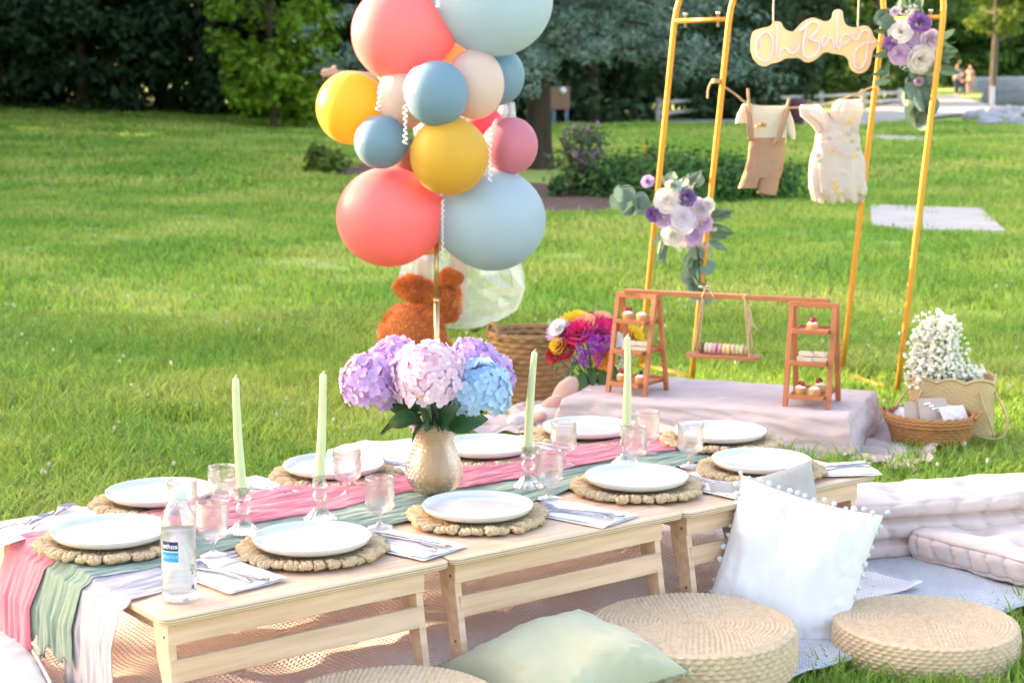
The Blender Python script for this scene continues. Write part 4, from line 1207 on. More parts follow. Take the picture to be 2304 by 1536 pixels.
LX = {'coral': latex('coral_latex', (.94, .25, .27), (.93, .29, .30)), 'powder': latex('powder_blue_latex', (.44, .58, .69), (.47, .61, .71)), 'mustard': latex('mustard_latex', (.80, .52, .075)), 'amber': latex('amber_latex', (.92, .55, .06)),
      'cream': latex('cream_latex', (.80, .68, .62)), 'steel': latex('steel_blue_latex', (.24, .40, .53)), 'rose': latex('dusty_rose_latex', (.66, .27, .36)), 'peach': latex('peach_latex', (.92, .62, .38)), 'red': latex('raspberry_latex', (.80, .16, .24)), 'mauve': latex('mauve_latex', (.38, .20, .18))}
def balloon(c, px, py, rx, ry, dY, label, sx=None):
    Y = PY + dY; p = aty(px, py, Y); sc = (Vector((0, 0, HC)) - p).length * 1.0
    k = p.y / math.cos(math.atan2(HC - p.z, p.y)) / 4000.0
    a, b_ = rx * k * 1.0, ry * k * 1.0
    core = Vector((PX + .004, PY, p.z)); d = (core - p); d.z *= .3
    if d.length < .03: d = Vector((0, 1, -.3))
    q = d.normalized().to_track_quat('-Z', 'Y').to_matrix().to_4x4()
    t = thing('balloon', label, 'balloon', T(*p), 'balloons on the pole')
    def fn(v):
        w = q.inverted().to_3x3() @ v; s = max(0, -w.z)
        return 1 + .10 * s ** 6 + .10 * s ** 14
    mb = MB(); mb.ell((0, 0, 0), (a, (a + b_) / 2, b_), 56, 36, None, 0, fn)
    mb.build('skin', LX[c], t)
    kn = MB(); kn.lathe([(.004, 0), (.010, .003), (.011, .010), (.006, .016), (.004, .022), (.011, .034), (.013, .036)], 14, T(*(q.to_3x3() @ Vector((0, 0, -1.18 * (a + b_) / 2)))) @ q @ RX(math.pi) @ T(0, 0, -.006))
    kn.build('knot', LX[c], t)
    nb = (Vector((0, -1, .05)) + Vector((rnd(-.3, .3), 0, rnd(-.3, .2)))).normalized()
    MB().ell((0, 0, 0), .0028, 8, 6, T(nb.x * a * .995, nb.y * (a + b_) / 2 * .995, nb.z * b_ * .995)).build('nub', mat('nub', tuple(x * .55 for x in LX[c].node_tree.nodes['Principled BSDF'].inputs['Base Color'].default_value[:3]), .5) if False else LX[c], t)
for a in (('peach', 1003, 120, 52, 50, .20, 'peach balloon wedged behind the two top balloons'), ('peach', 880, 158, 34, 34, .16, 'small peach balloon behind the top coral balloon'), ('mauve', 925, 372, 46, 46, .14, 'brown-mauve balloon showing between the mustard and the small blue balloon'),
          ('peach', 962, 540, 42, 34, .16, 'pale peach balloon behind the pole below the bottom coral balloon'), ('red', 1092, 292, 48, 48, .14, 'raspberry balloon behind the dusty rose balloon'), ('steel', 1122, 172, 58, 64, .17, 'steel blue balloon at the upper right edge of the cluster'),
          ('coral', 899, 75, 107, 107, .0, 'big coral balloon at the upper left of the cluster'), ('powder', 1112, 0, 130, 124, .02, 'biggest powder blue balloon at the top right'), ('amber', 790, 243, 78, 81, .03, 'amber yellow balloon at the far left of the cluster'),
          ('cream', 905, 222, 58, 72, -.03, 'cream balloon between the amber and the blue middle balloon'), ('cream', 1068, 190, 66, 78, -.02, 'cream balloon right of the blue middle balloon'), ('steel', 982, 211, 71, 73, -.21, 'steel blue balloon in the middle of the cluster'),
          ('rose', 1150, 328, 60, 64, .02, 'dusty rose balloon at the right edge of the cluster'), ('steel', 857, 320, 60, 60, -.12, 'small steel blue balloon at the lower left, above the bottom coral one'), ('mustard', 1011, 351, 88, 88, -.16, 'mustard yellow balloon in the lower middle'),
          ('coral', 875, 488, 118, 112, .0, 'big coral balloon at the bottom left of the cluster'), ('powder', 1108, 495, 120, 114, .02, 'big powder blue balloon at the bottom right'), ('peach', 985, -40, 60, 60, .0, 'peach balloon at the very top between the coral and the blue one')):
    balloon(*a)
m_rib = mat('white_satin_ribbon', (.86, .80, .84), .35, spec=.6)
def curl(px0, py0, px1, py1, dY, turns, rad, label, lead=None):
    a, b_ = aty(px0, py0, PY + dY), aty(px1, py1, PY + dY)
    mb = MB(); n = int(turns * 14); pts = []
    ax = (b_ - a); L = ax.length
    for i in range(n + 1):
        t_ = i / n; an = t_ * turns * 6.283; r_ = rad * (1 + .3 * math.sin(t_ * 9)); pts.append(a + ax * t_ + Vector((math.cos(an) * r_, math.sin(an) * r_, 0)))
    vs, fs = [], []
    if lead: pts = cat_([aty(*q, PY + dY) for q in lead], 6)[:-1] + pts
    for p in pts: vs += [tuple(p + Vector((0, 0, -.0035))), tuple(p + Vector((0, .001, .0035)))]
    fs = [(2 * i, 2 * i + 1, 2 * i + 3, 2 * i + 2) for i in range(len(pts) - 1)]
    mb.add(vs, fs, True)
    solid(mb.build('curled_ribbon', m_rib, None, label=label, cat='ribbon', group='curled ribbons on the balloons'), .0006)
curl(912, 235, 912, 325, -.37, 7, .007, 'curled white ribbon hanging left of the steel blue middle balloon', [(960, 145), (925, 160), (908, 200), (910, 225)])
curl(1103, 290, 1103, 408, -.26, 9, .006, 'curled white ribbon hanging between the mustard and rose balloons', [(1118, 268), (1106, 280)])
curl(858, 190, 850, 250, -.17, 5, .008, 'short curled white ribbon between the amber and cream balloons')
curl(996, 450, 996, 585, -.16, 11, .005, 'curled pale pink ribbon hanging beside the gold pole')
curl(984, -20, 986, 18, -.2, 4, .006, 'curled ribbon tip at the very top between two balloons')
# ---------------------------------------------------------------- plush animals
def fur(name, m, blobs, n, L, parent, seed=1, down=.5, wid=.0016):
    rg = random.Random(seed); mb = MB()
    tot = sum(b[1][0] * b[1][2] for b in blobs)
    for (c, r, M_) in blobs:
        for i in range(int(n * r[0] * r[2] / tot)):
            z = rg.uniform(-1, 1); a = rg.uniform(0, 6.283); q = math.sqrt(1 - z * z); d = Vector((q * math.cos(a), q * math.sin(a), z))
            p = M_ @ (Vector(c) + Vector((d.x * r[0], d.y * r[1], d.z * r[2]))); nn = (M_.to_3x3() @ Vector((d.x / r[0], d.y / r[1], d.z / r[2]))).normalized()
            sw = Vector((noise.noise(p * 16), noise.noise(p * 16 + Vector((9, 0, 0))), noise.noise(p * 16 + Vector((0, 7, 0))))) * 1.5
            g = (nn * .8 + Vector((0, 0, -down)) + sw + Vector((rg.uniform(-.4, .4), rg.uniform(-.4, .4), rg.uniform(-.4, .4)))).normalized()
            l_ = L * rg.uniform(.6, 1.3); s = g.cross(nn); s = s.normalized() * wid if s.length > 1e-4 else Vector((wid, 0, 0))
            mid = p + g * l_ * .55 + nn * .003; tip = p + g * l_ - nn * .001
            mb.add([p - s, p + s, mid + s * .7, mid - s * .7, tip], [(0, 1, 2, 3), (3, 2, 4)], True)
    return mb.build(name, m, parent, kind='stuff')
m_plush = mat('rust_brown_plush', (.86, .29, .065), .8, (.68, .20, .04), ns=14, transl=.25, island=.35, sheen=.4)
m_plushb = mat('rust_brown_plush_base', (.50, .15, .04), .95)
BY = 7.3
def bear():
    o = at(930, 905)
    t = thing('plush_bear', 'rust brown fluffy plush animal with floppy ears sitting behind the vase, seen from behind', 'plush toy', T(*aty(930, 800, BY)) )
    org = aty(930, 800, BY)
    def L(px, py, dY=0): return tuple(aty(px, py, BY + dY) - org)
    k = 1 / 541.0
    I = Matrix.Identity(4)
    def rot(c, a): return T(*c) @ RY(R(a)) @ T(*[-q for q in c])
    parts = {'body': [(L(920, 750), (64 * k, 62 * k, 66 * k), rot(L(920, 750), 26)), (L(958, 775), (52 * k, 60 * k, 60 * k), I), (L(900, 770), (38 * k, 45 * k, 50 * k), I), (L(968, 712), (36 * k, 40 * k, 40 * k), I), (L(930, 830), (70 * k, 62 * k, 60 * k), I)],
             'head': [(L(998, 672, .02), (36 * k, 44 * k, 48 * k), I), (L(1005, 690, .05), (30 * k, 40 * k, 32 * k), I)],
             'ear': [(L(936, 650, -.06), (46 * k, 18 * k, 26 * k), rot(L(936, 650, -.06), 14))],
             'ear2': [(L(1014, 624, -.03), (24 * k, 14 * k, 16 * k), rot(L(1014, 624, -.03), -14))]}
    for nm, bl in parts.items():
        mb = MB()
        for c, r, M_ in bl: mb.ell(c, r, 24, 16, M_)
        o = mb.build(nm.rstrip('2'), m_plushb, t)
        fur('fur', m_plush, bl, {'body': 12000, 'head': 4500, 'ear': 3800, 'ear2': 2800}[nm], .019, o, len(nm))
bear()
m_pplush = mat('blush_plush', (.66, .40, .32), .9, (.58, .33, .26), ns=30, bump=.8, bs=250, sheen=.5)
m_wplush = mat('white_plush', (.66, .58, .57), .9, (.58, .49, .48), ns=20, bump=.8, bs=250, sheen=.5)
m_nose = mat('brown_plush_nose', (.16, .06, .03), .5)
def bunny():
    Y = 6.42; org = aty(1265, 940, Y)
    t = thing('plush_bunny', 'blush and white plush animal lying on the cloth below the bouquet', 'plush toy', T(*org))
    def L(px, py, dY=0): return tuple(aty(px, py, Y + dY) - org)
    k = 1 / 610.0
    nz = lambda d: 1 + .05 * noise.noise(d * 3)
    def rot(c, a): return T(*c) @ RY(R(a)) @ T(*[-q for q in c])
    MB().ell(L(1240, 935), (62 * k, 40 * k, 28 * k), 24, 16, None, 0, nz).ell(L(1188, 945), (34 * k, 26 * k, 18 * k), 18, 12, None, 0, nz).build('body', m_wplush, t)
    c = L(1272, 882); MB().ell(c, (24 * k, 13 * k, 40 * k), 20, 14, rot(c, 34), 0, nz).build('ear', m_pplush, t)
    c = L(1243, 912, -.02); MB().ell(c, (20 * k, 12 * k, 32 * k), 20, 14, rot(c, 58), 0, nz).build('ear', m_pplush, t)
    h = MB().ell(L(1322, 905), (34 * k, 34 * k, 30 * k), 24, 16, None, 0, nz).build('head', m_wplush, t)
    MB().ell(L(1316, 902, -.052), (7 * k, 6 * k, 6 * k), 12, 8).build('nose', m_nose, h)
    MB().ell(L(1213, 936, -.05), (20 * k, 20 * k, 12 * k), 14, 10).build('paw', m_pplush, t)
    MB().ell(L(1290, 955, -.05), (22 * k, 20 * k, 14 * k), 14, 10).build('paw', m_wplush, t)
    MB().ell(L(1160, 948, -.03), (20 * k, 20 * k, 16 * k), 14, 10).build('paw', m_wplush, t)
bunny()
# ---------------------------------------------------------------- clear plastic cover and the person holding it
def film():
    m = bpy.data.materials.new('clear_plastic_film'); m.use_nodes = True
    n = m.node_tree.nodes; l = m.node_tree.links; n.remove(n['Principled BSDF'])
    tp = n.new('ShaderNodeBsdfTransparent'); df = n.new('ShaderNodeBsdfTranslucent'); dd = n.new('ShaderNodeBsdfDiffuse'); gs = n.new('ShaderNodeBsdfGlossy'); gs.inputs['Roughness'].default_value = .2
    df.inputs[0].default_value = (.9, .93, .95, 1); dd.inputs[0].default_value = (.9, .93, .95, 1)
    lw = n.new('ShaderNodeLayerWeight'); lw.inputs[0].default_value = .45
    a = n.new('ShaderNodeMixShader'); b = n.new('ShaderNodeMixShader'); c = n.new('ShaderNodeMixShader')
    l.new(df.outputs[0], a.inputs[1]); l.new(dd.outputs[0], a.inputs[2]); a.inputs[0].default_value = .5
    l.new(a.outputs[0], c.inputs[1]); l.new(gs.outputs[0], c.inputs[2]); c.inputs[0].default_value = .35
    mp = n.new('ShaderNodeMapRange'); mp.inputs[3].default_value = .20; mp.inputs[4].default_value = .72
    l.new(lw.outputs['Facing'], mp.inputs[0]); l.new(mp.outputs[0], b.inputs[0]); l.new(tp.outputs[0], b.inputs[1]); l.new(c.outputs[0], b.inputs[2])
    l.new(b.outputs[0], n['Material Output'].inputs[0])
    return m
m_film = film()
def bag():
    Y = 8.9; o = at(1040, 740)
    mb = MB()
    rows = [(230, 1128, 1158), (330, 1090, 1166), (430, 990, 1168), (540, 925, 1166), (600, 905, 1168), (648, 900, 1180), (675, 930, 1172), (700, 960, 1160), (722, 975, 1120), (738, 1000, 1075), (741, 1030, 1050)]
    n = len(rows) - 1
    def fn(a, b):
        q = b * n; i = min(int(q), n - 1); f = q - i
        y = rows[i][0] * (1 - f) + rows[i + 1][0] * f; xl = rows[i][1] * (1 - f) + rows[i + 1][1] * f; xr = rows[i][2] * (1 - f) + rows[i + 1][2] * f
        th = a * 6.283185; hw = (xr - xl) / 2; c = (xl + xr) / 2
        cr = noise.noise((math.cos(th) * 2.3, math.sin(th) * 2.3, y * .012)); cr2 = abs(noise.noise((math.cos(th) * 5, math.sin(th) * 5, y * .03 + 4)))
        k = 1 + .30 * cr + .5 * cr2
        x = c + hw * math.cos(th) * (.86 + .14 * k); dy = hw / 445 * math.sin(th) * .75 * k
        return tuple(aty(x, y, Y + dy))
    mb.grid(fn, 20, 16, None, True, smooth=False)
    # sharp crumples
    o_ = mb.build('plastic_bag', m_film, None, label='large crumpled clear plastic bag hanging behind the balloons down to the grass', cat='plastic bag')
bag()
m_skin = mat('skin', (.52, .30, .20), .55, sss=.1)
m_hair = mat('dark_hair', (.03, .018, .012), .5)
def skinmesh(name, verts, edges, radii, m, parent, root=0, lv=2):
    me = bpy.data.meshes.new(name); me.from_pydata(verts, edges, []); me.update()
    o = put(name, me, parent)
    md = o.modifiers.new('skin', 'SKIN'); md.use_smooth_shade = True
    for i, r_ in enumerate(radii):
        sv = me.skin_vertices[0].data[i]; sv.radius = (r_, r_) if not isinstance(r_, tuple) else r_; sv.use_root = (i == root)
    sub(o, lv); me.materials.append(m)
    return o
def person(loc, rz, h, label, shirt, trouser, group=None, arms=None, hair=m_hair, shorts=False, stride=.08):
    k = h / 1.7
    t = thing('person', label, 'person', T(loc[0], loc[1], loc[2] if len(loc) > 2 else 0) @ RZ(rz) @ SC(k), group)
    A = arms or {-1: [(-.19, 0, 1.38), (-.25, .02, 1.12), (-.24, -.08, .87)], 1: [(.19, 0, 1.38), (.25, .02, 1.12), (.24, -.08, .87)]}
    V = [(0, 0, .95), (0, .01, 1.12), (0, .01, 1.32), (0, .005, 1.44), (0, -.01, 1.53)]; E = [(0, 1), (1, 2), (2, 3), (3, 4)]; r_ = [(.15, .10), (.13, .09), (.15, .10), (.055, .055), (.05, .05)]
    for s in (-1, 1):
        b = len(V); st = stride * s
        V += [(.09 * s, 0, .88), (.095 * s, -.02 + st * .6, .50), (.10 * s, .03 + st, .09), (.105 * s, -.10 + st, .03)]; E += [(0, b), (b, b + 1), (b + 1, b + 2), (b + 2, b + 3)]; r_ += [.085, .058, .036, .032]
        b = len(V); P = A[s]
        V += [P[0], P[1], P[2]]; E += [(2, b), (b, b + 1), (b + 1, b + 2)]; r_ += [.052, .038, .028]
        d = (Vector(P[2]) - Vector(P[1])).normalized(); pz = Vector(P[2]) + d * .07
        b2 = len(V); V.append(tuple(pz)); E.append((b + 2, b2)); r_.append((.034, .018))
        sd_ = d.cross(Vector((0, 1, .2))).normalized()
        for f in range(4):
            q = pz + d * (.055 + .012 * (1 - abs(f - 1.5))) + sd_ * (.021 * (f - 1.5) / 1.5) + Vector((0, -.012, 0)); V.append(tuple(q)); E.append((b2, len(V) - 1)); r_.append(.008)
        V.append(tuple(pz - d * .02 + sd_ * .05)); E.append((b2, len(V) - 1)); r_.append(.010)
    body = skinmesh('body', V, E, r_, m_skin, t)
    hd = MB()
    def face(d):
        q = 1.0
        if d.y < 0: q += .16 * math.exp(-((d.x / .16) ** 2 + ((d.z + .08) / .2) ** 2)) - .05 * math.exp(-(((abs(d.x) - .38) / .16) ** 2 + ((d.z - .12) / .12) ** 2)) - .03 * math.exp(-((d.x / .3) ** 2 + ((d.z + .42) / .06) ** 2))
        return q * (1 - .12 * max(0, -d.z))
    hd.ell((0, -.012, 1.60), (.075, .095, .112), 28, 20, None, 0, face)
    for s in (-1, 1): hd.ell((.076 * s, 0, 1.60), (.012, .022, .032), 8, 6)
    hh = hd.build('head', m_skin, t)
    MB().ell((0, .012, 1.628), (.083, .097, .102), 24, 14, None, 0, lambda d: 1 + .04 * noise.noise(d * 6) - (.30 if d.y < -.35 and d.z < .45 else 0)).build('hair', hair, hh)
    for s in (-1, 1): MB().ell((.029 * s, -.098, 1.612), (.011, .006, .007), 8, 6).build('eye', m_hair, hh)
    sv = [(0, .01, .93), (0, .01, 1.12), (0, .01, 1.33), (0, .005, 1.43)]; se = [(0, 1), (1, 2), (2, 3)]; sr = [(.165, .115), (.148, .105), (.165, .113), (.07, .068)]
    for s in (-1, 1):
        b = len(sv); P = A[s]; sv += [P[0], tuple(Vector(P[0]).lerp(Vector(P[1]), .62))]; se += [(2, b), (b, b + 1)]; sr += [.064, .055]
    skinmesh('shirt', sv, se, sr, shirt, t)
    tv = [(0, .005, .97)]; te = []; tr_ = [(.155, .112)]
    for s in (-1, 1):
        b = len(tv); st = stride * s
        tv += [(.09 * s, 0, .87), (.095 * s, -.02 + st * .6, .50)]; te += [(0, b), (b, b + 1)]; tr_ += [.098, .075]
        if not shorts: tv += [(.10 * s, .03 + st, .11)]; te += [(b + 1, b + 2)]; tr_ += [.058]
    skinmesh('trousers', tv, te, tr_, trouser, t)
    return t
m_shw, m_mar, m_den, m_grysh, m_dkr = mat('white_shirt_cotton', (.82, .82, .85), .9), mat('maroon_cotton', (.16, .02, .03), .9), mat('dark_denim', (.04, .05, .09), .9), mat('grey_tshirt', (.42, .42, .46), .9), mat('tan_dress', (.45, .28, .22), .9)
pp = at(985, 742); k_ = 1.0
person((-.365, 9.12), math.pi, 1.62, 'person in a white top standing behind the balloon cluster holding the plastic bag', m_shw, m_mar, None,
       {-1: [(-.19, .0, 1.38), (-.345, .10, 1.16), (-.16, .30, 1.12)], 1: [(.19, 0, 1.38), (.33, .05, 1.34), (.50, .12, 1.36)]}, shorts=True, stride=0)
# ---------------------------------------------------------------- dessert table under a linen cloth
m_dcloth = mat('blush_linen_gauze', (.58, .46, .45), .9, (.50, .385, .385), ns=5, bump=.5, bs=140, stretch=(1, 6, 6), sheen=.2)
m_crate = mat('plain_wood', (.45, .33, .22), .7)
FR, FL = Vector((1.135, 5.93, 0)), Vector((.20, 6.30, 0))
ex = (FL - FR).normalized(); ey = Vector((-ex.y, ex.x, 0)) * -1
if ey.y < 0: ey = -ey
DL, DD, DH = (FL - FR).length, .52, .158
DM = Matrix(((-ex.x, ey.x, 0, FL.x), (-ex.y, ey.y, 0, FL.y), (0, 0, 1, 0), (0, 0, 0, 1)))   # origin front left, x to the right, y back
def dpt(x, y, z): return DM @ Vector((x, y, z))
bx = thing('low_bench', 'low wooden bench hidden under the blush linen cloth', 'bench', DM)
MB().box((DL / 2, DD / 2, DH - .014), (DL - .03, DD - .03, .02), None, .002).build('bench_top', m_crate, bx)
for x in (.06, DL - .06):
    for y in (.06, DD - .06): MB().box((x, y, (DH - .024) / 2), (.04, .04, DH - .024), None, .002).build('leg', m_crate, bx)
def dcloth():
    SX0, SX1, SY0, SY1 = .16 + .34, .16 + .24, .16 + .08, .16 + .05
    def prof(s, L):
        if s < 0: sg, d = -1, -s
        elif s > L: sg, d = 1, s - L
        else: return s, DH, 0, 0
        e = 0 if sg < 0 else L
        if d < DH: return e + sg * (.012 * (1 - math.exp(-d / .01)) + .13 * d), DH - max(0, d - .006), sg, d
        return e + sg * (.012 + .13 * DH + (d - DH)), 0, sg, d
    nx, ny = 300, 190
    def fn(a, b):
        sx = -SX0 + (DL + SX0 + SX1) * a; sy = -SY0 + (DD + SY0 + SY1) * b
        x, zx, gx, dx = prof(sx, DL); y, zy, gy, dy = prof(sy, DD)
        z = min(zx, zy); d = max(dx, dy)
        q = Vector((sx, sy, 0))
        w1 = noise.noise((sx * 4.2 + 1.5 * noise.noise((sx * 2, sy * 2, 3)), sy * 19, 2)); w2 = .5 - abs(noise.noise((sx * 7 + 3, sy * 34 + sx * 6, 5))); w3 = noise.noise((sx * 20, sy * 20, 7))
        if gx and dx > dy: w1 = noise.noise((sx * 19, sy * 6 + sx * 4, 12)); w2 = .5 - abs(noise.noise((sx * 30, sy * 9 + sx * 8, 15)))
        n_ = .011 * w1 + .010 * w2 + .003 * w3
        if d <= 0: z += .006 + .55 * abs(n_) + .002 * w3
        elif z > .004:
            k = min(1, d / .03)
            if dx > dy: x += gx * n_ * 1.5 * k
            else: y += gy * n_ * 1.5 * k
            z = max(z + .006, .02)
        else:
            r_ = 1 - abs(noise.noise((sx * 9 + 2 * noise.noise((sx * 3, sy * 3, 1)), sy * 9, 21)))
            z = .022 + .030 * max(0, r_ - .55) * 2 + .02 * max(0, w1) + .006 * w3
            e_ = max(0, d - DH)
            x += gx * .9 * e_ * noise.noise((sy * 5, 3, 31)); y += gy * .9 * e_ * noise.noise((sx * 5, 7, 33))
            if gx > 0 and sy < .2: y -= .35 * (dx - DH)
        return dpt(x + .012 * noise.noise((sx * 4, sy * 4, 11)), y + .012 * noise.noise((sx * 4, sy * 4, 13)), z)
    mb = MB(); mb.grid(fn, nx, ny)
    o = mb.build('linen_cloth', m_dcloth, None, label='crinkled blush linen cloth draped over the dessert bench and onto the grass', cat='cloth')
    solid(o, .0015)
    x0, x1, y0, y1 = -.38, DL + .34, -.14, DD + .07
    NOGRASS.append([(p.x, p.y) for p in (dpt(x0 + .05, y0 + .02, 0), dpt(DL, y0 + .02, 0), dpt(x1 - .14, y0 - .04, 0), dpt(x1 - .14, y1, 0), dpt(x0 + .05, y1 - .05, 0))])
dcloth()
m_terra = mat('terracotta_painted_wood', (.50, .175, .075), .5, (.43, .145, .06), ns=9, bump=.1, bs=60, stretch=(1, 1, .2))
m_bread = mat('white_bread', (.80, .72, .58), .9, (.74, .64, .48), ns=40, bump=.5, bs=120)
m_fill = mat('sandwich_filling', (.72, .68, .52), .7)
m_crust = mat('tart_crust', (.66, .38, .16), .75, (.56, .29, .10), ns=30, bump=.5, bs=120)
m_cream = mat('whipped_cream', (.86, .82, .76), .5, sss=.2)
m_berry = mat('raspberry', (.42, .015, .03), .35, bump=.6, bs=300)
m_bberry = mat('blackberry', (.02, .012, .02), .35, bump=.6, bs=300)
SH = .36
LW, LDp = .168, .155
def ladder(M_, label):
    t = thing('ladder_stand', label, 'display stand', M_, 'ladder stands of the dessert swing')
    top = SH
    for x in (-LW / 2 + .008, LW / 2 - .008):
        for s in (-1, 1):
            mb = MB(); y1, y0 = s * .012, s * LDp / 2 * 1.05
            for q, (z, y) in enumerate(((0, y0), (top, y1))): pass
            L = math.hypot(top, y0 - y1); a = math.atan2(y0 - y1, top)
            mb.box((0, 0, L / 2), (.018, .013, L), T(x, y0, 0) @ RX(a), .0015); mb.build('leg', m_terra, t)
    MB().box((0, 0, top - .008), (LW + .004, .042, .018), None, .002).build('top_rail', m_terra, t)
    for z, d in ((.035, LDp * .98), (.150, LDp * .70), (.258, LDp * .44)):
        MB().box((0, -.004, z), (LW - .042, d + .05, .008), None, .0015).build('shelf', m_terra, t)
        for s in (-1, 1): MB().box((0, -.004 + s * (d / 2 + .025), z + .005), (LW - .040, .006, .016), None, .001).build('shelf_lip', m_terra, t)
        for s in (-1, 1): MB().box((s * (LW / 2 - .024), -.004, z + .004), (.006, d + .04, .014), None, .001).build('shelf_lip', m_terra, t)
    return t
Z0 = DH + .010
def lp(px, py): return at(px, py, Z0)
def lad_m(f1, f2, rear):
    a, b = lp(*f1), lp(*f2); d = (b - a).normalized(); ang = math.atan2(d.y, d.x)
    n_ = Vector((-d.y, d.x, 0)); c = (a + b) / 2 + n_ * (LDp / 2)
    return T(c.x, c.y, Z0) @ RZ(ang)
ML = lad_m((1368, 882), (1452, 892), None); MR = lad_m((1768, 913), (1862, 920), None)
ladder(ML, 'terracotta ladder stand with treats at the left end of the bench')
ladder(MR, 'terracotta ladder stand with treats at the right end of the bench')
pl_, pr_ = ML @ Vector((.03, 0, SH + .006)), MR @ Vector((-.03, 0, SH + .006))
an = math.atan2(pr_.y - pl_.y, pr_.x - pl_.x); bl = (pr_ - pl_).length
MB().box((0, 0, .0), (bl + .16, .028, .017), None, .0015).build('crossbeam', m_terra, None, m=T(*((pl_ + pr_) / 2)) @ RZ(an) @ RY(-math.asin((pr_.z - pl_.z) / bl)), label='terracotta wooden beam laid across the two ladder stands', cat='beam')
# swing tray
cs = aty(1648, 800, (pl_.y + pr_.y) / 2 + .0)
cs = pl_.lerp(pr_, .50); sw = T(cs.x, cs.y, aty(1648, 800, cs.y).z) @ RZ(an)
t = thing('swing_tray', 'small wooden swing tray hung from the beam with rope', 'tray', sw)
P = []
for i in range(40):
    a = i / 40 * 6.2832; x, y = math.cos(a), math.sin(a); L = (abs(x) ** 5 + abs(y) ** 5) ** .2; P.append((x / L * .135, y / L * .045))
MB().extrude(P, -.006, .006, None, 0, .001).build('swing_board', m_terra, t)
for sx in (-1, 1):
    for sy in (-1, 1):
        MB().tube(cat_([(sx * .105, sy * .034, -.01), (sx * .09, sy * .022, .10), (sx * .075, sy * .010, pl_.z - sw.translation.z + .012)], 5), .0034, 6).build('rope', m_rope, t)
    MB().tube([(sx * .075 + .007 * math.cos(q), .016 * math.sin(q) * 1.0, pl_.z - sw.translation.z + .0075 * math.cos(q * 1) + .002) for q in [k * .42 for k in range(16)]], .0034, 6).build('rope_knot', m_rope, t)
    for q in range(3 if sx < 0 else 4):
        z1 = pl_.z - sw.translation.z
        MB().tube(cat_([(sx * .075, -.014, z1), (sx * .075 + rnd(-.02, .03), -.022, z1 - .07), (sx * .085 + rnd(0, .05), -.024, z1 - rnd(.10, .175))] if sx > 0 else [(-.075, -.01, z1 + .006), (-.06 + rnd(-.03, .03), -.012, z1 + rnd(.01, .045)), (-.055 + rnd(-.05, .05), -.016, z1 + rnd(-.02, .05))], 5), .003, 6).build('rope_end', m_rope, t)
MC = [mat('macaron_' + n_, c_, .7, bump=.4, bs=200) for n_, c_ in (('cocoa', (.20, .09, .05)), ('cream', (.78, .66, .50)), ('pink', (.74, .34, .42)), ('lemon', (.80, .64, .26)), ('peach', (.80, .52, .34)), ('pistachio', (.62, .60, .34)), ('tan', (.50, .34, .16)))]
m_mfill = mat('macaron_filling', (.82, .74, .66), .7)
seq = [0, 1, 1, 2, 2, 3, 3, 4, 5, 5, 6]
names = ['cocoa', 'cream', 'pale cream', 'pink', 'rosy pink', 'lemon', 'yellow', 'peach', 'pistachio', 'pale pistachio', 'tan']
for i, q in enumerate(seq):
    M_ = sw @ T(-.080 + .0165 * i, rnd(-.006, .004), .0255) @ RZ(R(rnd(-12, 12))) @ RY(R(90 + rnd(-8, 8)))
    t = thing('macaron', '%s macaron, number %d from the left in the row on the swing tray' % (names[i], i + 1), 'macaron', M_, 'macarons on the swing tray')
    for s in (-1, 1): MB().lathe([(0, .0078), (.012, .0072), (.0178, .0048), (.0188, .0022), (.0184, .0014), (0, .0014)], 20, SC(1, 1, s)).build('shell', MC[q], t)
    MB().lathe([(0, -.0014), (.0165, -.0014), (.017, 0), (.0165, .0014), (0, .0014)], 20).build('filling', m_mfill, t)
def tart(M_, label, berries, seed):
    rg = random.Random(seed); t = thing('mini_tart', label, 'tart', M_, 'mini tarts on the ladder stands')
    MB().lathe([(0, 0), (.0175, 0), (.0192, .003), (.0215, .024), (.0208, .0255), (.0190, .0245), (.0185, .020), (0, .020)], 28, None, lambda th, r, z: (r * (1 + .025 * math.cos(th * 14)) if z > .001 else r, z)).build('crust', m_crust, t)
    MB().ell((0, 0, .022), (.018, .018, .012), 20, 10, None, 0, lambda d: 1 + .08 * noise.noise(d * 4)).build('cream', m_cream, t)
    for i, b in enumerate(berries):
        a = i * 2.2 + seed; MB().ell((.008 * math.cos(a) * (len(berries) > 1), .008 * math.sin(a) * (len(berries) > 1), .038), (.0085, .0085, .0095), 14, 10, None, 0, lambda d: 1 + .06 * math.sin(d.x * 22) * math.sin(d.y * 22) * math.sin(d.z * 22 + 1)).build('berry', b, t)
B_, K_ = m_berry, m_bberry
tart(ML @ T(-.03, -.02, .263), 'berry tart at the left on the top shelf of the left stand', [B_, B_], 1)
tart(ML @ T(.03, -.025, .263), 'cream topped tart at the right on the top shelf of the left stand', [], 2)
tart(ML @ T(-.035, -.05, .040), 'raspberry tart at the left on the bottom shelf of the left stand', [B_, B_], 3)
tart(ML @ T(.04, -.045, .040), 'cream tart with a blackberry on the bottom shelf of the left stand', [K_], 4)
tart(MR @ T(.0, -.025, .263), 'tart with two raspberries on the top shelf of the right stand', [B_, B_], 5)
tart(MR @ T(-.03, -.05, .040), 'raspberry tart at the front left on the bottom shelf of the right stand', [B_, B_], 6)
tart(MR @ T(.022, -.058, .040), 'plain cream tart at the front of the bottom shelf of the right stand', [], 7)
tart(MR @ T(.02, .03, .040), 'tart with a blackberry and a raspberry at the back of the bottom shelf, right stand', [K_, B_], 8)
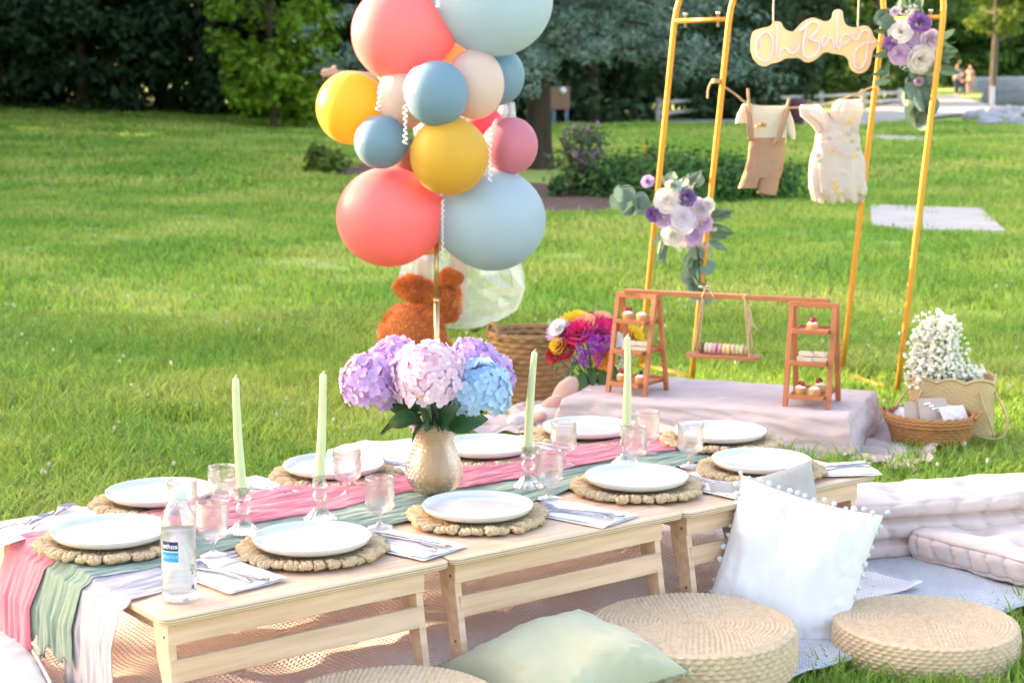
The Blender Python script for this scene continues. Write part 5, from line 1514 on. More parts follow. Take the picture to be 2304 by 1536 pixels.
def sandwich(M_, label):
    t = thing('tea_sandwich', label, 'sandwich', M_, 'tea sandwiches on the middle shelves')
    tri = [(-.032, -.016), (.032, -.016), (.030, .018), (-.030, .018)]
    for z0, z1, m_, nm in ((0, .007, m_bread, 'bread_slice'), (.0071, .0105, m_fill, 'filling'), (.0106, .0176, m_bread, 'bread_slice')):
        MB().extrude(tri, z0, z1, None, 0, .0012).build(nm, m_, t)
for MM, w_ in ((ML, 'left'), (MR, 'right')):
    for i in range(4):
        x = (-.026, .030, -.020, .026)[i]; z = .155 + (.0180 if i > 1 else 0)
        sandwich(MM @ T(x * .9, -.02 + .006 * (i % 2), z) @ RZ(R(rnd(-10, 10) + (0 if i < 2 else 90 * 0))) @ SC(.82), 'white tea sandwich, %s on the middle shelf of the %s stand' % (['lower left', 'lower right', 'upper left', 'upper right'][i], w_))
# ---------------------------------------------------------------- baskets
def weave(name, m, prof_fn, H, nst, nrow, amp, outline, nth=None, top=None, thick=.006, mt=None):
    """woven wall: horizontal strands passing in front of and behind upright stakes"""
    rows = nrow * 4; nth = nth or nst * 5
    mb = MB()
    def fn(a, b):
        th = a * 6.283185; q = b * nrow; k = int(min(q, nrow - 1e-6)); f = q - k
        d = amp * (math.sin(math.pi * f) ** .8) * (.55 + .45 * math.sin(th * nst + (k % 2) * math.pi))
        zt = H if top is None else top(th)
        x, y = outline(th); s = prof_fn(b); L = math.hypot(x, y)
        return (x * s + x / L * d, y * s + y / L * d, zt * b)
    mb.grid(fn, nth, rows, None, True)
    o = mb.mesh(name, m)
    return o
def rim(pts, r, m, parent, name='rim', twist=22):
    mb = MB(); N = len(pts)
    for s in range(2):
        q = []
        for i, p in enumerate(pts):
            a = i / N * twist * 6.283 + s * math.pi; q.append(Vector(p) + Vector((math.cos(a) * r * .35, math.sin(a) * r * .35, math.sin(a) * r * .6)))
        mb.tube(q, r * .75, 6, None, True)
    return mb.build(name, m, parent)
m_wick1 = mat('water_hyacinth_weave', (.44, .25, .11), .8, (.32, .17, .07), ns=25, amt=1, bump=.7, bs=150)
m_wick2 = mat('honey_wicker', (.46, .21, .075), .6, (.34, .15, .05), ns=25, amt=1, bump=.5, bs=150)
m_wick3 = mat('pale_rattan', (.60, .44, .23), .6, (.52, .36, .18), ns=22, amt=1, bump=.4, bs=150)
p = at(1200, 915); 
t = thing('woven_basket', 'large brown woven basket with handle loops on the grass left of the bouquet', 'basket', T(p.x - .01, p.y + .02, .012))
oc = lambda r: (lambda th: (r * math.cos(th), r * math.sin(th)))
wo = put('basket_wall', weave('basket_wall', m_wick1, lambda b: .86 + .14 * b - .04 * math.sin(b * 3.1), .285, 17, 13, .020, oc(.162)), t); solid(wo, .006, -1)
MB().lathe([(0, .004), (.15, .004), (.15, .012), (0, .012)], 32).build('basket_bottom', m_wick1, t)
rim([(.167 * math.cos(a), .167 * math.sin(a), .287) for a in [i / 90 * 6.2832 for i in range(90)]], .009, m_wick1, t)
for a in (205, 25):
    c_ = Vector((.165 * math.cos(R(a)), .165 * math.sin(R(a)), .285)); tn = Vector((-math.sin(R(a)), math.cos(R(a)), 0))
    MB().tube(cat_([c_ - tn * .05 + Vector((0, 0, -.02)), c_ - tn * .035 + Vector((0, 0, .03)), c_ + Vector((0, 0, .045)), c_ + tn * .035 + Vector((0, 0, .03)), c_ + tn * .05 + Vector((0, 0, -.02))], 6), .009, 8).build('handle', m_wick1, t)
p = at(2090, 1020); PO = p
t = thing('wicker_basket', 'low oval honey wicker basket of paper favours beside the cloth', 'basket', T(p.x, p.y, .022) @ RZ(R(-18)) @ RX(R(4)))
oo = lambda th: (.148 * math.cos(th), .098 * math.sin(th))
wo = put('basket_wall', weave('basket_wall', m_wick2, lambda b: .80 + .20 * b, .095, 26, 9, .006, oo), t); solid(wo, .005, -1)
MB().lathe([(0, .003), (.10, .003), (.10, .010), (0, .010)], 32, SC(1.15, .78, 1)).build('basket_bottom', m_wick2, t)
for z, s in ((.097, 1.0), (.109, 1.02), (.120, 1.0)): rim([(.150 * s * math.cos(a), .100 * s * math.sin(a), z) for a in [i / 90 * 6.2832 for i in range(90)]], .008, m_wick2, t, 'rim', 16)
for s in (-1, 1): MB().tube(cat_([(s * .152, -.03, .115), (s * .168, -.012, .135), (s * .168, .012, .135), (s * .152, .03, .115)], 5), .006, 6).build('handle', m_wick2, t)
m_kraft, m_kraftw = mat('kraft_paper', (.50, .38, .32), .8, (.45, .34, .28), ns=20), mat('blush_paper', (.72, .62, .62), .8)
m_print = mat('white_print', (.85, .85, .85), .8)
for i, (x, y, z, rz, tl, m_, w_) in enumerate(((-.035, -.03, .125, 14, 62, m_kraft, 'largest brown paper favour bag at the front of the oval basket'), (.012, -.02, .14, 26, 58, m_kraft, 'printed brown paper favour bag leaning up in the middle of the oval basket'), (.085, -.015, .118, 40, 50, m_kraftw, 'pale paper favour bag at the right of the oval basket'), (-.09, .01, .105, -20, 35, m_kraftw, 'pale paper favour bag at the left of the oval basket'), (.05, .035, .11, -15, 55, m_kraftw, 'pale paper favour bag at the back of the oval basket'))):
    M_ = T(p.x, p.y, .022) @ RZ(R(-18)) @ T(x, y, z) @ RZ(R(rz)) @ RX(R(tl))
    t = thing('paper_favour', w_, 'paper bag', M_, 'paper favours in the oval basket')
    MB().grid(lambda a, b: ((a - .5) * .105, (b - .5) * .085, .006 * math.sin(a * 3.14) * math.sin(b * 3.14)), 6, 6).grid(lambda a, b: ((a - .5) * .105, (b - .5) * .085, -.004 * math.sin(a * 3.14) * math.sin(b * 3.14) - .0005), 6, 6, flip=True).build('paper', m_, t)
    if i in (1, 2):
        for q in range(4): MB().box((-.02 + .012 * q, .022 - .011 * q, .0085), (.026 if q % 2 == 0 else .018, .006, .0008), RZ(R(8))).build('print_mark', m_print, t)
# tall scalloped rattan basket with baby's breath
p = at(2122, 985); SBY = p.y + .14
t = thing('rattan_basket', 'tall pale rattan basket with scalloped rim holding white flowers', 'basket', T(at(2118, 940).x - .085, 6.26, .01) @ RZ(R(-16)))
def sq(th):
    x, y = math.cos(th), math.sin(th); L = (abs(x) ** 5 + abs(y) ** 5) ** .2; return (x / L * .148, y / L * .10)
scal = lambda th: .225 + .016 * abs(math.sin(th * 5))
wo = put('basket_wall', weave('basket_wall', m_wick3, lambda b: .97 + .03 * b, .21, 46, 26, .0028, sq, 230, scal), t); solid(wo, .004, -1)
MB().lathe([(0, .003), (.12, .003), (.12, .010), (0, .010)], 32, SC(1.15, .8, 1)).build('basket_bottom', m_wick3, t)
rp = []
for i in range(150):
    th = i / 150 * 6.2832; x, y = sq(th); rp.append((x * 1.01, y * 1.01, scal(th) + .002))
MB().tube(rp, .0055, 8, None, True).build('rim', m_wick3, t)
for s in (-1, 1):
    MB().tube(cat_([(s * .15, -.05, .195), (s * .190, -.085, .13), (s * .195, -.10, .07), (s * .165, -.11, .04), (s * .10, -.112, .045)], 8), .0045, 8).build('handle', m_wick3, t)
    MB().tube(cat_([(s * .10, -.103, .20), (s * .125, -.108, .13), (s * .155, -.11, .05)], 8), .004, 8).build('handle', m_wick3, t)
m_gyp = mat('white_gypsophila', (.82, .80, .68), .8)
m_gst = mat('gypsophila_stem', (.20, .30, .10), .7)
def gyps():
    B = Vector((at(2118, 940).x - .085, 6.26, .06)); t = thing('baby_breath', "spray of white baby's breath flowers in the scalloped rattan basket", 'flowers', T(*B))
    rg = random.Random(4); st = MB(); bl = MB()
    lobes = [(2112, 738, 52, 34, .0), (2100, 760, 50, 30, .01), (2105, 785, 55, 34, 0), (2088, 765, 36, 30, 0), (2125, 800, 44, 36, .02), (2088, 820, 48, 34, -.02), (2120, 835, 50, 34, -.02), (2150, 840, 30, 24, 0), (2190, 845, 22, 30, .0), (2065, 805, 20, 24, 0), (2135, 760, 26, 22, .03), (2070, 850, 32, 18, -.03)]
    for px, py, rx, rz_, dy in lobes:
        c_ = aty(px, py, 6.26 + dy) - B; k = 1 / 615.0
        for i in range(int(rx * rz_ * .13)):
            d = Vector((rg.gauss(0, .43), rg.gauss(0, .43), rg.gauss(0, .43))); p_ = c_ + Vector((d.x * rx * k, d.y * rx * k, d.z * rz_ * k))
            r_ = rg.uniform(.0050, .0088)
            for q in range(3): bl.ell(tuple(p_ + Vector((rg.uniform(-1, 1), rg.uniform(-1, 1), rg.uniform(-1, 1))) * r_ * .7), r_ * .7, 6, 4)
            if i % 2 == 0: st.tube([p_, p_.lerp(c_, .6) + Vector((0, 0, -.02)), c_ + Vector((0, 0, -.05))], .0008, 3, caps=False)
        st.tube(cat_([(rg.uniform(-.03, .03), rg.uniform(-.02, .02), 0), c_ * .5 + Vector((rg.uniform(-.02, .02), 0, .01)), c_], 5), .0018, 5)
    st.build('stem', m_gst, t); bl.build('blossom', m_gyp, t, kind='stuff')
gyps()
# small white candle lantern post left of the basket
p = at(1140, 925); t = thing('white_post_lantern', 'slim white wooden lantern standing left of the brown basket', 'lantern', T(p.x, p.y - .02, .03))
m_wp = mat('white_painted_wood', (.82, .76, .72), .6)
for x in (-.045, .012):
    for y in (-.03, .03): MB().box((x, y, .085), (.012, .012, .17), None, .001).build('post', m_wp, t)
MB().box((-.0165, 0, .175), (.075, .078, .012), None, .001).build('roof', m_wp, t)
MB().box((-.0165, 0, .004), (.075, .078, .010), None, .001).build('floor_board', m_wp, t)
# ---------------------------------------------------------------- flowers
def rose_mesh(name, m, seed=0):
    rg = random.Random(seed); mb = MB()
    for k, (n_, r0, r1, z0, z1, fl) in enumerate(((3, .05, .20, .25, .92, .0), (4, .10, .36, .15, .95, .06), (5, .16, .56, .05, .86, .14), (5, .22, .78, -.05, .68, .24), (6, .28, 1.0, -.15, .42, .34))):
        for j in range(n_):
            a0 = j * 6.2832 / n_ + k * .7 + rg.uniform(-.12, .12); hw = 3.5 / n_
            def fn(u, v):
                s = u * 2 - 1; a = a0 + s * hw * (.55 + .45 * math.sin(min(1, v * 1.15) * 1.5708)); r = r0 + (r1 - r0) * v ** 1.2 + fl * max(0, v - .75) * 1.1 - .08 * r1 * s * s * v
                z = z0 + (z1 - z0) * v - .22 * s * s * v * (z1 - z0) - fl * max(0, v - .8) * 1.2
                return (r * math.cos(a), r * math.sin(a), z)
            mb.grid(fn, 6, 5)
    return mb.mesh(name, m)
def daisy_mesh(name, m, n_=16, lay=3, seed=0, wid=.24):
    rg = random.Random(seed); mb = MB()
    for k in range(lay):
        for j in range(n_):
            a = j * 6.2832 / n_ + k * .2 + rg.uniform(-.08, .08); L = 1.0 - .24 * k; up = .10 + .34 * k
            mb.grid(lambda u, v: (.08 + L * v * math.cos(up), (u - .5) * 2 * wid * math.sin(3.1416 * min(1, v * .85 + .1)), L * v * math.sin(up) + .12 * v * v), 2, 4, RZ(a))
    mb.ell((0, 0, .12), .16, 10, 6)
    return mb.mesh(name, m)
def cluster_mesh(name, m, n_=40, seed=0, r=.2):
    rg = random.Random(seed); mb = MB()
    for i in range(n_):
        z = rg.uniform(-.1, 1); a = rg.uniform(0, 6.28); q = math.sqrt(max(0, 1 - z * z))
        c_ = Vector((q * math.cos(a), q * math.sin(a), z * .7)) * rg.uniform(.75, 1.05)
        for j in range(4):
            b = j * 1.5708 + i; d = c_.normalized(); e1 = d.orthogonal().normalized(); e2 = d.cross(e1); o_ = e1 * math.cos(b) + e2 * math.sin(b); w_ = e2 * math.cos(b) - e1 * math.sin(b)
            mb.add([c_, c_ + o_ * r * .6 + w_ * r * .4, c_ + o_ * r + d * .04, c_ + o_ * r * .6 - w_ * r * .4], [(0, 1, 2, 3)], True)
    return mb.mesh(name, m)
def pet(name, c, c2): return mat(name, c, .65, c2, ns=8, amt=1, transl=.25, sheen=.2)
PM = {'cream': pet('cream_petals', (.86, .78, .74), (.88, .82, .80)), 'ivory': pet('ivory_lilac_petals', (.82, .76, .84), (.86, .82, .88)), 'lilac': pet('lilac_rose_petals', (.62, .40, .66), (.70, .50, .72)), 'mauve': pet('mauve_petals', (.66, .52, .66), (.74, .62, .74)),
      'violet': pet('violet_petals', (.24, .10, .38), (.34, .16, .48)), 'grape': pet('grape_petals', (.13, .06, .22), (.32, .20, .46)), 'crimson': pet('crimson_petals', (.42, .005, .02), (.55, .01, .04)), 'fuchsia': pet('fuchsia_petals', (.72, .01, .13), (.80, .02, .22)),
      'yellow': pet('yellow_petals', (.88, .58, .01), (.92, .66, .02)), 'white': pet('white_petals', (.84, .82, .76), (.88, .86, .82)), 'orange': pet('orange_petals', (.88, .30, .02), (.90, .38, .03)), 'peach': pet('peach_petals', (.90, .42, .22), (.92, .50, .30)), 'statice': pet('statice_petals', (.30, .02, .42), (.40, .04, .55)), 'sage': pet('pale_green_petals', (.50, .60, .48), (.62, .66, .60))}
ROSE = {k: rose_mesh('rose', m, i) for i, (k, m) in enumerate(PM.items())}
def facing(px, py, Y, r_px, dirv, kind, parent, org, nm, ms):
    c_ = aty(px, py, Y); s = r_px * Y / 4000 * 1.02
    q = Vector(dirv).normalized().to_track_quat('Z', 'Y').to_matrix().to_4x4()
    return put(nm, ms, parent, T(*(c_ - org)) @ q @ RZ(rnd(0, 6.28)) @ SC(s))
DZ = {k: daisy_mesh('mum', PM[k], 18, 3, 2) for k in ('white', 'yellow', 'orange', 'fuchsia', 'lilac')}
CL = {k: cluster_mesh('flower_cluster', PM[k], 46, 3) for k in ('statice', 'white', 'mauve')}
m_bleaf = mat('bouquet_leaf', (.05, .13, .03), .5, (.08, .17, .05), ns=20, transl=.2)
me_bl = big_leaf(.075, .02, m_bleaf, .25)
m_vdark = glass('bouquet_vase_glass', (.55, .62, .55), .05, .4)
def bouquet():
    Y = 6.60; org = aty(1335, 880, Y)
    t = thing('mixed_bouquet', 'bright mixed bouquet of red, purple and yellow flowers left of the ladder stand', 'bouquet', T(*org))
    for (px, py, r_, k, kind, dY) in ((1258, 745, 22, 'lilac', 'd', 0), (1255, 738, 16, 'white', 'd', -.03), (1283, 732, 24, 'yellow', 'd', .02), (1300, 725, 20, 'yellow', 'r', .03), (1315, 735, 22, 'peach', 'r', 0), (1330, 730, 20, 'crimson', 'r', .04), (1352, 730, 22, 'peach', 'r', .04), (1285, 760, 20, 'crimson', 'r', -.02), (1305, 752, 24, 'fuchsia', 'r', -.03),
                                  (1350, 745, 26, 'fuchsia', 'd', -.02), (1370, 740, 18, 'fuchsia', 'r', .02), (1325, 768, 24, 'statice', 'c', -.05), (1352, 772, 26, 'statice', 'c', -.06), (1340, 800, 24, 'statice', 'c', -.07), (1310, 800, 20, 'statice', 'c', -.05), (1258, 778, 16, 'yellow', 'r', -.02), (1275, 788, 18, 'crimson', 'r', -.03), (1248, 800, 15, 'crimson', 'r', -.02),
                                  (1357, 806, 20, 'orange', 'r', -.06), (1378, 770, 22, 'white', 'd', -.03), (1398, 775, 22, 'white', 'd', .0), (1398, 750, 22, 'orange', 'd', .03), (1427, 758, 20, 'yellow', 'd', .04), (1400, 800, 22, 'mauve', 'c', 0), (1385, 815, 18, 'white', 'c', -.02)):
        cx = (px - 1335) / 90; dv = (cx, -1.0, .55 + (790 - py) / 120)
        nm, ms = {'r': ('rose', ROSE), 'd': ('mum', DZ), 'c': ('flower_cluster', CL)}[kind]
        facing(px, py, Y + dY, r_ * 1.35, dv, k, t, org, nm, ms[k])
        q = aty(px, py, Y + dY) - org
        MB().tube(cat_([tuple(q), tuple(q * .45 + Vector((0, .01, .0))), (rnd(-.02, .02), 0, .0)], 5), .0022, 5).build('stem', m_stemg, t)
    for (px, py, a, b, s) in ((1230, 815, 190, 10, .7), (1285, 845, 250, 50, 1.0), (1310, 850, 265, 60, 1.1), (1330, 840, 280, 50, 1.0), (1355, 845, 270, 65, .9), (1375, 835, 290, 40, 1.0), (1300, 825, 220, 40, .9), (1340, 825, 300, 40, .9), (1390, 850, 320, 40, .8), (1320, 870, 255, 70, .9), (1350, 870, 285, 70, .9), (1265, 825, 215, 30, .7)):
        q = aty(px, py - 14, Y - .05) - org
        put('leaf', me_bl, t, T(*q) @ RZ(R(a)) @ RY(R(b)) @ SC(s))
    MB().lathe([(0, .0), (.032, 0), (.036, .004), (.040, .05), (.034, .09), (.042, .11), (.040, .11), (.032, .09), (.037, .05), (.033, .008), (0, .008)], 28, T(0, 0, -.055)).build('vase', m_vdark, t)
bouquet()
# ---------------------------------------------------------------- golden arch
m_arch = mat('golden_painted_steel', (.72, .32, .06), .3, metal=.6, spec=.6)
AL, AR, BL_, BR_ = at(1440, 832), at(1893, 850), at(1556, 857), at(2018, 890)
LEAN = math.tan(R(5.0))
def lean(p, z): return Vector((p.x + LEAN * z, p.y, z))
AH = 1.52
def hoop(a, b):
    w = (b - a).length / 2; c = (a + b) / 2; d = (b - a).normalized(); pts = [lean(a, z) for z in (0, .2, .5, .8, 1.1, 1.35, AH)]
    for k in range(1, 24):
        an = math.pi * k / 24; q = c - d * w * math.cos(an); z = AH + w * 1.05 * math.sin(an) * (1 - .0); pts.append(lean(q, z))
    pts += [lean(b, z) for z in (AH, 1.35, 1.1, .8, .5, .2, 0)]
    return pts
arch = thing('wedding_arch', 'golden metal double hoop arch standing behind the dessert bench', 'arch', T(*((AL + BR_) / 2)))
oa = (AL + BR_) / 2
for a, b in ((AL, AR), (BL_, BR_)):
    MB().tube([q - oa for q in hoop(a, b)], .0125, 12).build('hoop', m_arch, arch)
for a, b in ((AL, BL_), (AR, BR_)):
    for z in (.02, 1.535): MB().tube([lean(a, z) - oa, lean(b, z) - oa], .011, 10).build('cross_rail', m_arch, arch)
    for z in (1.535,):
        for f in (.2, .8):
            MB().lathe([(0, -.03), (.006, -.03), (.006, .022), (.009, .022), (.009, .032), (0, .034)], 10, T(*(lean(a, z).lerp(lean(b, z), f) - oa))).build('bolt', mat('zinc_bolt', (.7, .68, .6), .4, metal=.8), arch)
# sign
SY = 7.42
def s2(zx, zy): return (1660 + zx / 6.776, zy / 6.776)
out = [(195, 730), (205, 600), (240, 490), (340, 440), (490, 405), (540, 345), (600, 330), (660, 350), (700, 430), (770, 475), (850, 480), (900, 430), (990, 340), (1080, 290), (1160, 275), (1240, 300), (1320, 330), (1400, 315), (1445, 260), (1460, 180), (1530, 145), (1595, 180), (1605, 270), (1640, 370), (1720, 415), (1820, 420), (1900, 395), (1980, 405), (2040, 470), (2070, 560), (2130, 620), (2090, 660), (2165, 630), (2150, 690), (2070, 760), (2040, 880), (2020, 980), (1960, 1080), (1860, 1125), (1760, 1090), (1700, 1000), (1690, 930), (1640, 870), (1580, 840), (1440, 820), (1370, 800), (1290, 820), (1200, 900), (1100, 950), (1020, 945), (930, 890), (820, 890), (720, 900), (620, 950), (510, 975), (420, 1015), (340, 1000), (260, 930), (215, 840)]
m_sign = mat('cream_acrylic', (.86, .68, .50), .3, spec=.6, transl=.35, tcol=(.95, .70, .38))
m_neon = mat('lilac_silicone_tube', (.78, .68, .74), .4)
so_ = aty(1835, 95, SY)
sign = thing('hanging_sign', 'cream cut-out sign reading Oh Baby hanging inside the arch', 'sign', T(*so_))
pl2 = [tuple(((aty(*s2(*q), SY) - so_).x, (aty(*s2(*q), SY) - so_).z)) for q in out]
def smooth_poly(P, n=3):
    Q = cat_([(a, b, 0) for a, b in P + P[:1]], n)[:-1]; return [(q.x, q.y) for q in Q]
pp_ = smooth_poly(pl2)
if sum(pp_[i - 1][0] * pp_[i][1] - pp_[i][0] * pp_[i - 1][1] for i in range(len(pp_))) < 0: pp_ = pp_[::-1]
MB().extrude(pp_, -.005, .005, RX(R(90)), 0, .0008).build('backing_plate', m_sign, sign)
strokes = [[(340, 745), (325, 640), (345, 545), (400, 500), (455, 510), (515, 580), (530, 700), (510, 830), (450, 925), (380, 940), (310, 890), (275, 790), (280, 660), (310, 560)],
           [(595, 400), (590, 520), (580, 660), (575, 790), (590, 880), (625, 860), (650, 780), (700, 740), (740, 760), (780, 810), (840, 820), (890, 770), (930, 690)],
           [(1040, 370), (1020, 500), (1000, 640), (985, 760), (1000, 850), (1060, 885), (1140, 865), (1210, 800), (1235, 720), (1220, 650), (1150, 620), (1085, 600), (1140, 540), (1215, 470), (1225, 400), (1180, 345), (1100, 355), (1020, 420), (940, 480)],
           [(1340, 545), (1290, 590), (1270, 660), (1300, 710), (1350, 660), (1390, 590), (1430, 610), (1460, 680), (1470, 740)],
           [(1520, 190), (1515, 320), (1510, 460), (1505, 600), (1500, 700), (1520, 750), (1550, 720), (1560, 640), (1590, 570), (1640, 530), (1690, 560), (1690, 620), (1640, 670), (1580, 700), (1540, 720)],
           [(1750, 490), (1745, 570), (1790, 630), (1850, 590), (1870, 520), (1920, 475), (1975, 500), (1985, 600), (1975, 740), (1950, 900), (1900, 1020), (1830, 1055), (1780, 1010), (1765, 900), (1800, 770), (1880, 690), (1980, 655), (2080, 655)]]
for s_ in strokes:
    MB().tube(cat_([aty(*s2(*q), SY) - so_ + Vector((0, -.010, 0)) for q in s_], 5), .0048, 8).build('letter_tube', m_neon, sign)
for zx, zy in ((540, 360), (1830, 460)):
    a = aty(*s2(zx, zy), SY) - so_; MB().tube([a + Vector((0, -.004, -.006)), a + Vector((0, 0, .02)), Vector((a.x - .002 * (1 if zx < 900 else -1), 0, 2.08 - so_.z + (.0 if zx < 900 else .02)))], .0036, 6).build('hanging_rope', mat('cotton_rope', (.62, .55, .44), .9, bump=.6, bs=200), sign)
# clothes line
pts = [aty(1612, 183, BL_.y - .015), aty(1655, 213, 7.59), aty(1690, 236, 7.60), aty(1770, 243, 7.61), aty(1850, 236, 7.62), aty(1915, 216, 7.63), aty(1985, 187, 7.635)]
cl = thing('clothes_line', 'jute twine tied between the legs of the arch', 'twine', T(*pts[0]))
MB().tube([q - pts[0] for q in cat_(pts, 6)], .0042, 6).build('twine', m_rope, cl)
MB().tube([q - pts[0] for q in cat_([pts[0], aty(1603, 182, 7.56), aty(1594, 200, 7.55), aty(1592, 222, 7.55)], 5)], .0046, 6).build('twine_end', m_rope, cl)
MB().tube([q - pts[0] for q in cat_([pts[-1], aty(1978, 182, 7.60), aty(1968, 181, 7.59), aty(1980, 205, 7.6)], 5)], .0046, 6).build('twine_end', m_rope, cl)
for q, Yc in ((pts[0], BL_), (pts[-1], AR)):
    for k in range(3): MB().tube([Vector((math.cos(a) * .016, math.sin(a) * .016, .006 * (k - 1))) + (q - pts[0]) + Vector((.0, .012, 0)) for a in [i * .524 for i in range(12)]], .0042, 6, None, True).build('knot', m_rope, cl)
def loft(rows, Y, m, nm, parent, org, dep=.4, folds=0, famp=.06, seed=0, hem=0.0, close=False):
    """rows [(py, xl, xr)] of a hanging garment; each row becomes a flattened, folded ring"""
    n = len(rows) - 1; mb = MB()
    ys = [r_[0] for r_ in rows]
    def fn(a, b):
        q = b * n; i = min(int(q), n - 1); f = q - i; f = f * f * (3 - 2 * f)
        y = rows[i][0] * (1 - f) + rows[i + 1][0] * f; xl = rows[i][1] * (1 - f) + rows[i + 1][1] * f; xr = rows[i][2] * (1 - f) + rows[i + 1][2] * f
        th = a * 6.283185; hw = (xr - xl) / 2; k = 1 + .05 * noise.noise((th * 4, b * 11, seed + 3)) + famp * b * math.sin(th * folds + 2 * noise.noise((th, b * 2, seed))) + .05 * noise.noise((math.cos(th) * 2, math.sin(th) * 2, b * 4 + seed))
        yy = y + hem * b * b * math.sin(th * folds * .7 + seed) + hem * .6 * b * b * noise.noise((th * 3, 0, seed))
        p_ = aty((xl + xr) / 2 + hw * math.cos(th) * min(k, 1.08), yy, Y + hw / 530 * dep * math.sin(th) * k)
        return tuple(p_ - org)
    mb.grid(fn, 56, 6 * n, None, True)
    o = mb.build(nm, m, parent); solid(o, .0015)
    return o
GY = 7.60
m_ons = mat('ivory_baby_cotton', (.84, .78, .68), .9, (.80, .72, .62), ns=12, transl=.25, bump=.2, bs=200)
m_rom = mat('tan_baby_corduroy', (.42, .25, .17), .9, (.37, .21, .14), ns=10, bump=.4, bs=160)
m_dress = mat('ivory_tulle', (.88, .83, .80), .9, (.87, .77, .74), ns=9, transl=.5, bump=.3, bs=140)
m_pinw = mat('clothespin_wood', (.55, .33, .20), .7, (.48, .27, .16), ns=20)
org = aty(1715, 235, GY)
t = thing('baby_romper', 'tan baby overalls with a short sleeved ivory shirt hanging on the twine', 'clothes', T(*org))
loft([(238, 1683, 1766), (255, 1674, 1773), (285, 1681, 1772), (322, 1690, 1768)], GY, m_ons, 'shirt', t, org, .22, 5, .03, 1)
loft([(234, 1672, 1692), (255, 1660, 1686), (278, 1654, 1680)], GY, m_ons, 'sleeve', t, org, .6, 2, .04, 2)
loft([(246, 1758, 1776), (275, 1766, 1786), (302, 1774, 1790), (314, 1780, 1789)], GY, m_ons, 'sleeve', t, org, .6, 2, .04, 3)
loft([(310, 1689, 1767), (330, 1686, 1766), (360, 1682, 1762), (392, 1676, 1757), (400, 1674, 1756)], GY - .004, m_rom, 'overalls', t, org, .28, 6, .08, 4)
loft([(385, 1675, 1712), (405, 1668, 1708), (424, 1660, 1702)], GY - .012, m_rom, 'overall_leg', t, org, .7, 2, .03, 5)
loft([(385, 1708, 1757), (410, 1706, 1752), (437, 1704, 1746)], GY, m_rom, 'overall_leg', t, org, .5, 2, .03, 6, 3)
for P_ in ([(1684, 238), (1687, 275), (1690, 318)], [(1774, 246), (1760, 285), (1748, 322)]):
    Q = [aty(*q, GY - .055) - org for q in P_]; Q[0].y += .03
    mb = MB(); C_ = cat_(Q, 5); mb.grid(lambda a, b: tuple(C_[round(b * 10)] + Vector(((a - .5) * .026, 0, 0))), 2, 10); solid(mb.build('strap', m_rom, t), .003)
em = MB()
for i in range(9): em.ell(tuple(aty(1713 + rnd(-9, 9), 288 + rnd(-10, 10), GY - .052) - org), rnd(.006, .010), 8, 6)
em.build('embroidered_motif', mat('tan_embroidery', (.50, .30, .14), .8, island=.3), t)
org = aty(1885, 240, GY)
t = thing('baby_dress', 'ivory tulle baby dress with flower appliques hanging on the twine', 'clothes', T(*org))
loft([(268, 1862, 1916), (282, 1848, 1928), (300, 1838, 1930), (318, 1834, 1932), (350, 1829, 1938), (400, 1825, 1944), (430, 1832, 1943), (452, 1838, 1940)], GY, m_dress, 'skirt', t, org, .5, 15, .05, 1, 6)
loft([(318, 1836, 1930), (350, 1826, 1942), (390, 1822, 1946), (425, 1824, 1948), (444, 1830, 1944)], GY - .006, m_dress, 'tulle_layer', t, org, .55, 11, .10, 5, 9)
loft([(236, 1803, 1842), (246, 1798, 1852), (262, 1803, 1864), (280, 1824, 1874), (296, 1836, 1880)], GY, m_dress, 'ruffle_sleeve', t, org, .8, 7, .16, 2, 4)
loft([(224, 1886, 1934), (234, 1876, 1940), (250, 1870, 1942), (266, 1871, 1936), (282, 1876, 1931), (298, 1874, 1930)], GY, m_dress, 'ruffle_sleeve', t, org, .8, 7, .16, 3, 4)
ma = [mat('applique_' + n_, c_, .8) for n_, c_ in (('pink', (.72, .46, .50)), ('gold', (.72, .52, .22)), ('mauve', (.56, .42, .52)), ('leaf', (.45, .50, .30)))]
for i, (px, py) in enumerate(((1858, 292), (1910, 275), (1912, 300), (1918, 318), (1880, 332), (1870, 338), (1842, 350), (1845, 362), (1890, 345), (1925, 350), (1930, 335), (1880, 420), (1884, 432), (1878, 410), (1866, 312))):
    mb = MB()
    c_ = aty(px, py, GY - .085 if py > 300 else GY - .06) - org
    for j in range(5): mb.ell(tuple(c_ + Vector((math.cos(j * 1.257) * .006, 0, math.sin(j * 1.257) * .006))), (.0055, .003, .0055), 7, 5)
    mb.build('applique', ma[(1 if py > 400 else i % 4)], t)
for px0, py0, px1, py1, w_ in ((1683, 200, 1686, 258, 'left clothespin holding the baby overalls'), (1776, 222, 1765, 262, 'right clothespin holding the baby overalls, tilted')):
    a, b = aty(px0, py0, GY - .03), aty(px1, py1, GY - .03); d = (b - a); an = math.atan2(d.x, -d.z); L = d.length
    t = thing('clothespin', 'wooden ' + w_, 'clothespin', T(*((a + b) / 2)) @ RY(-an), 'wooden clothespins')
    for s in (-1, 1): MB().box((0, s * .0055, 0), (.011, .0075, L), RX(R(2.2 * s)), .0012).build('jaw', m_pinw, t)
    MB().tube([(-.007, .004 * math.sin(k), .01 + .004 * math.cos(k)) for k in [i * .7 for i in range(18)]], .0012, 5).build('spring', m_steel, t)
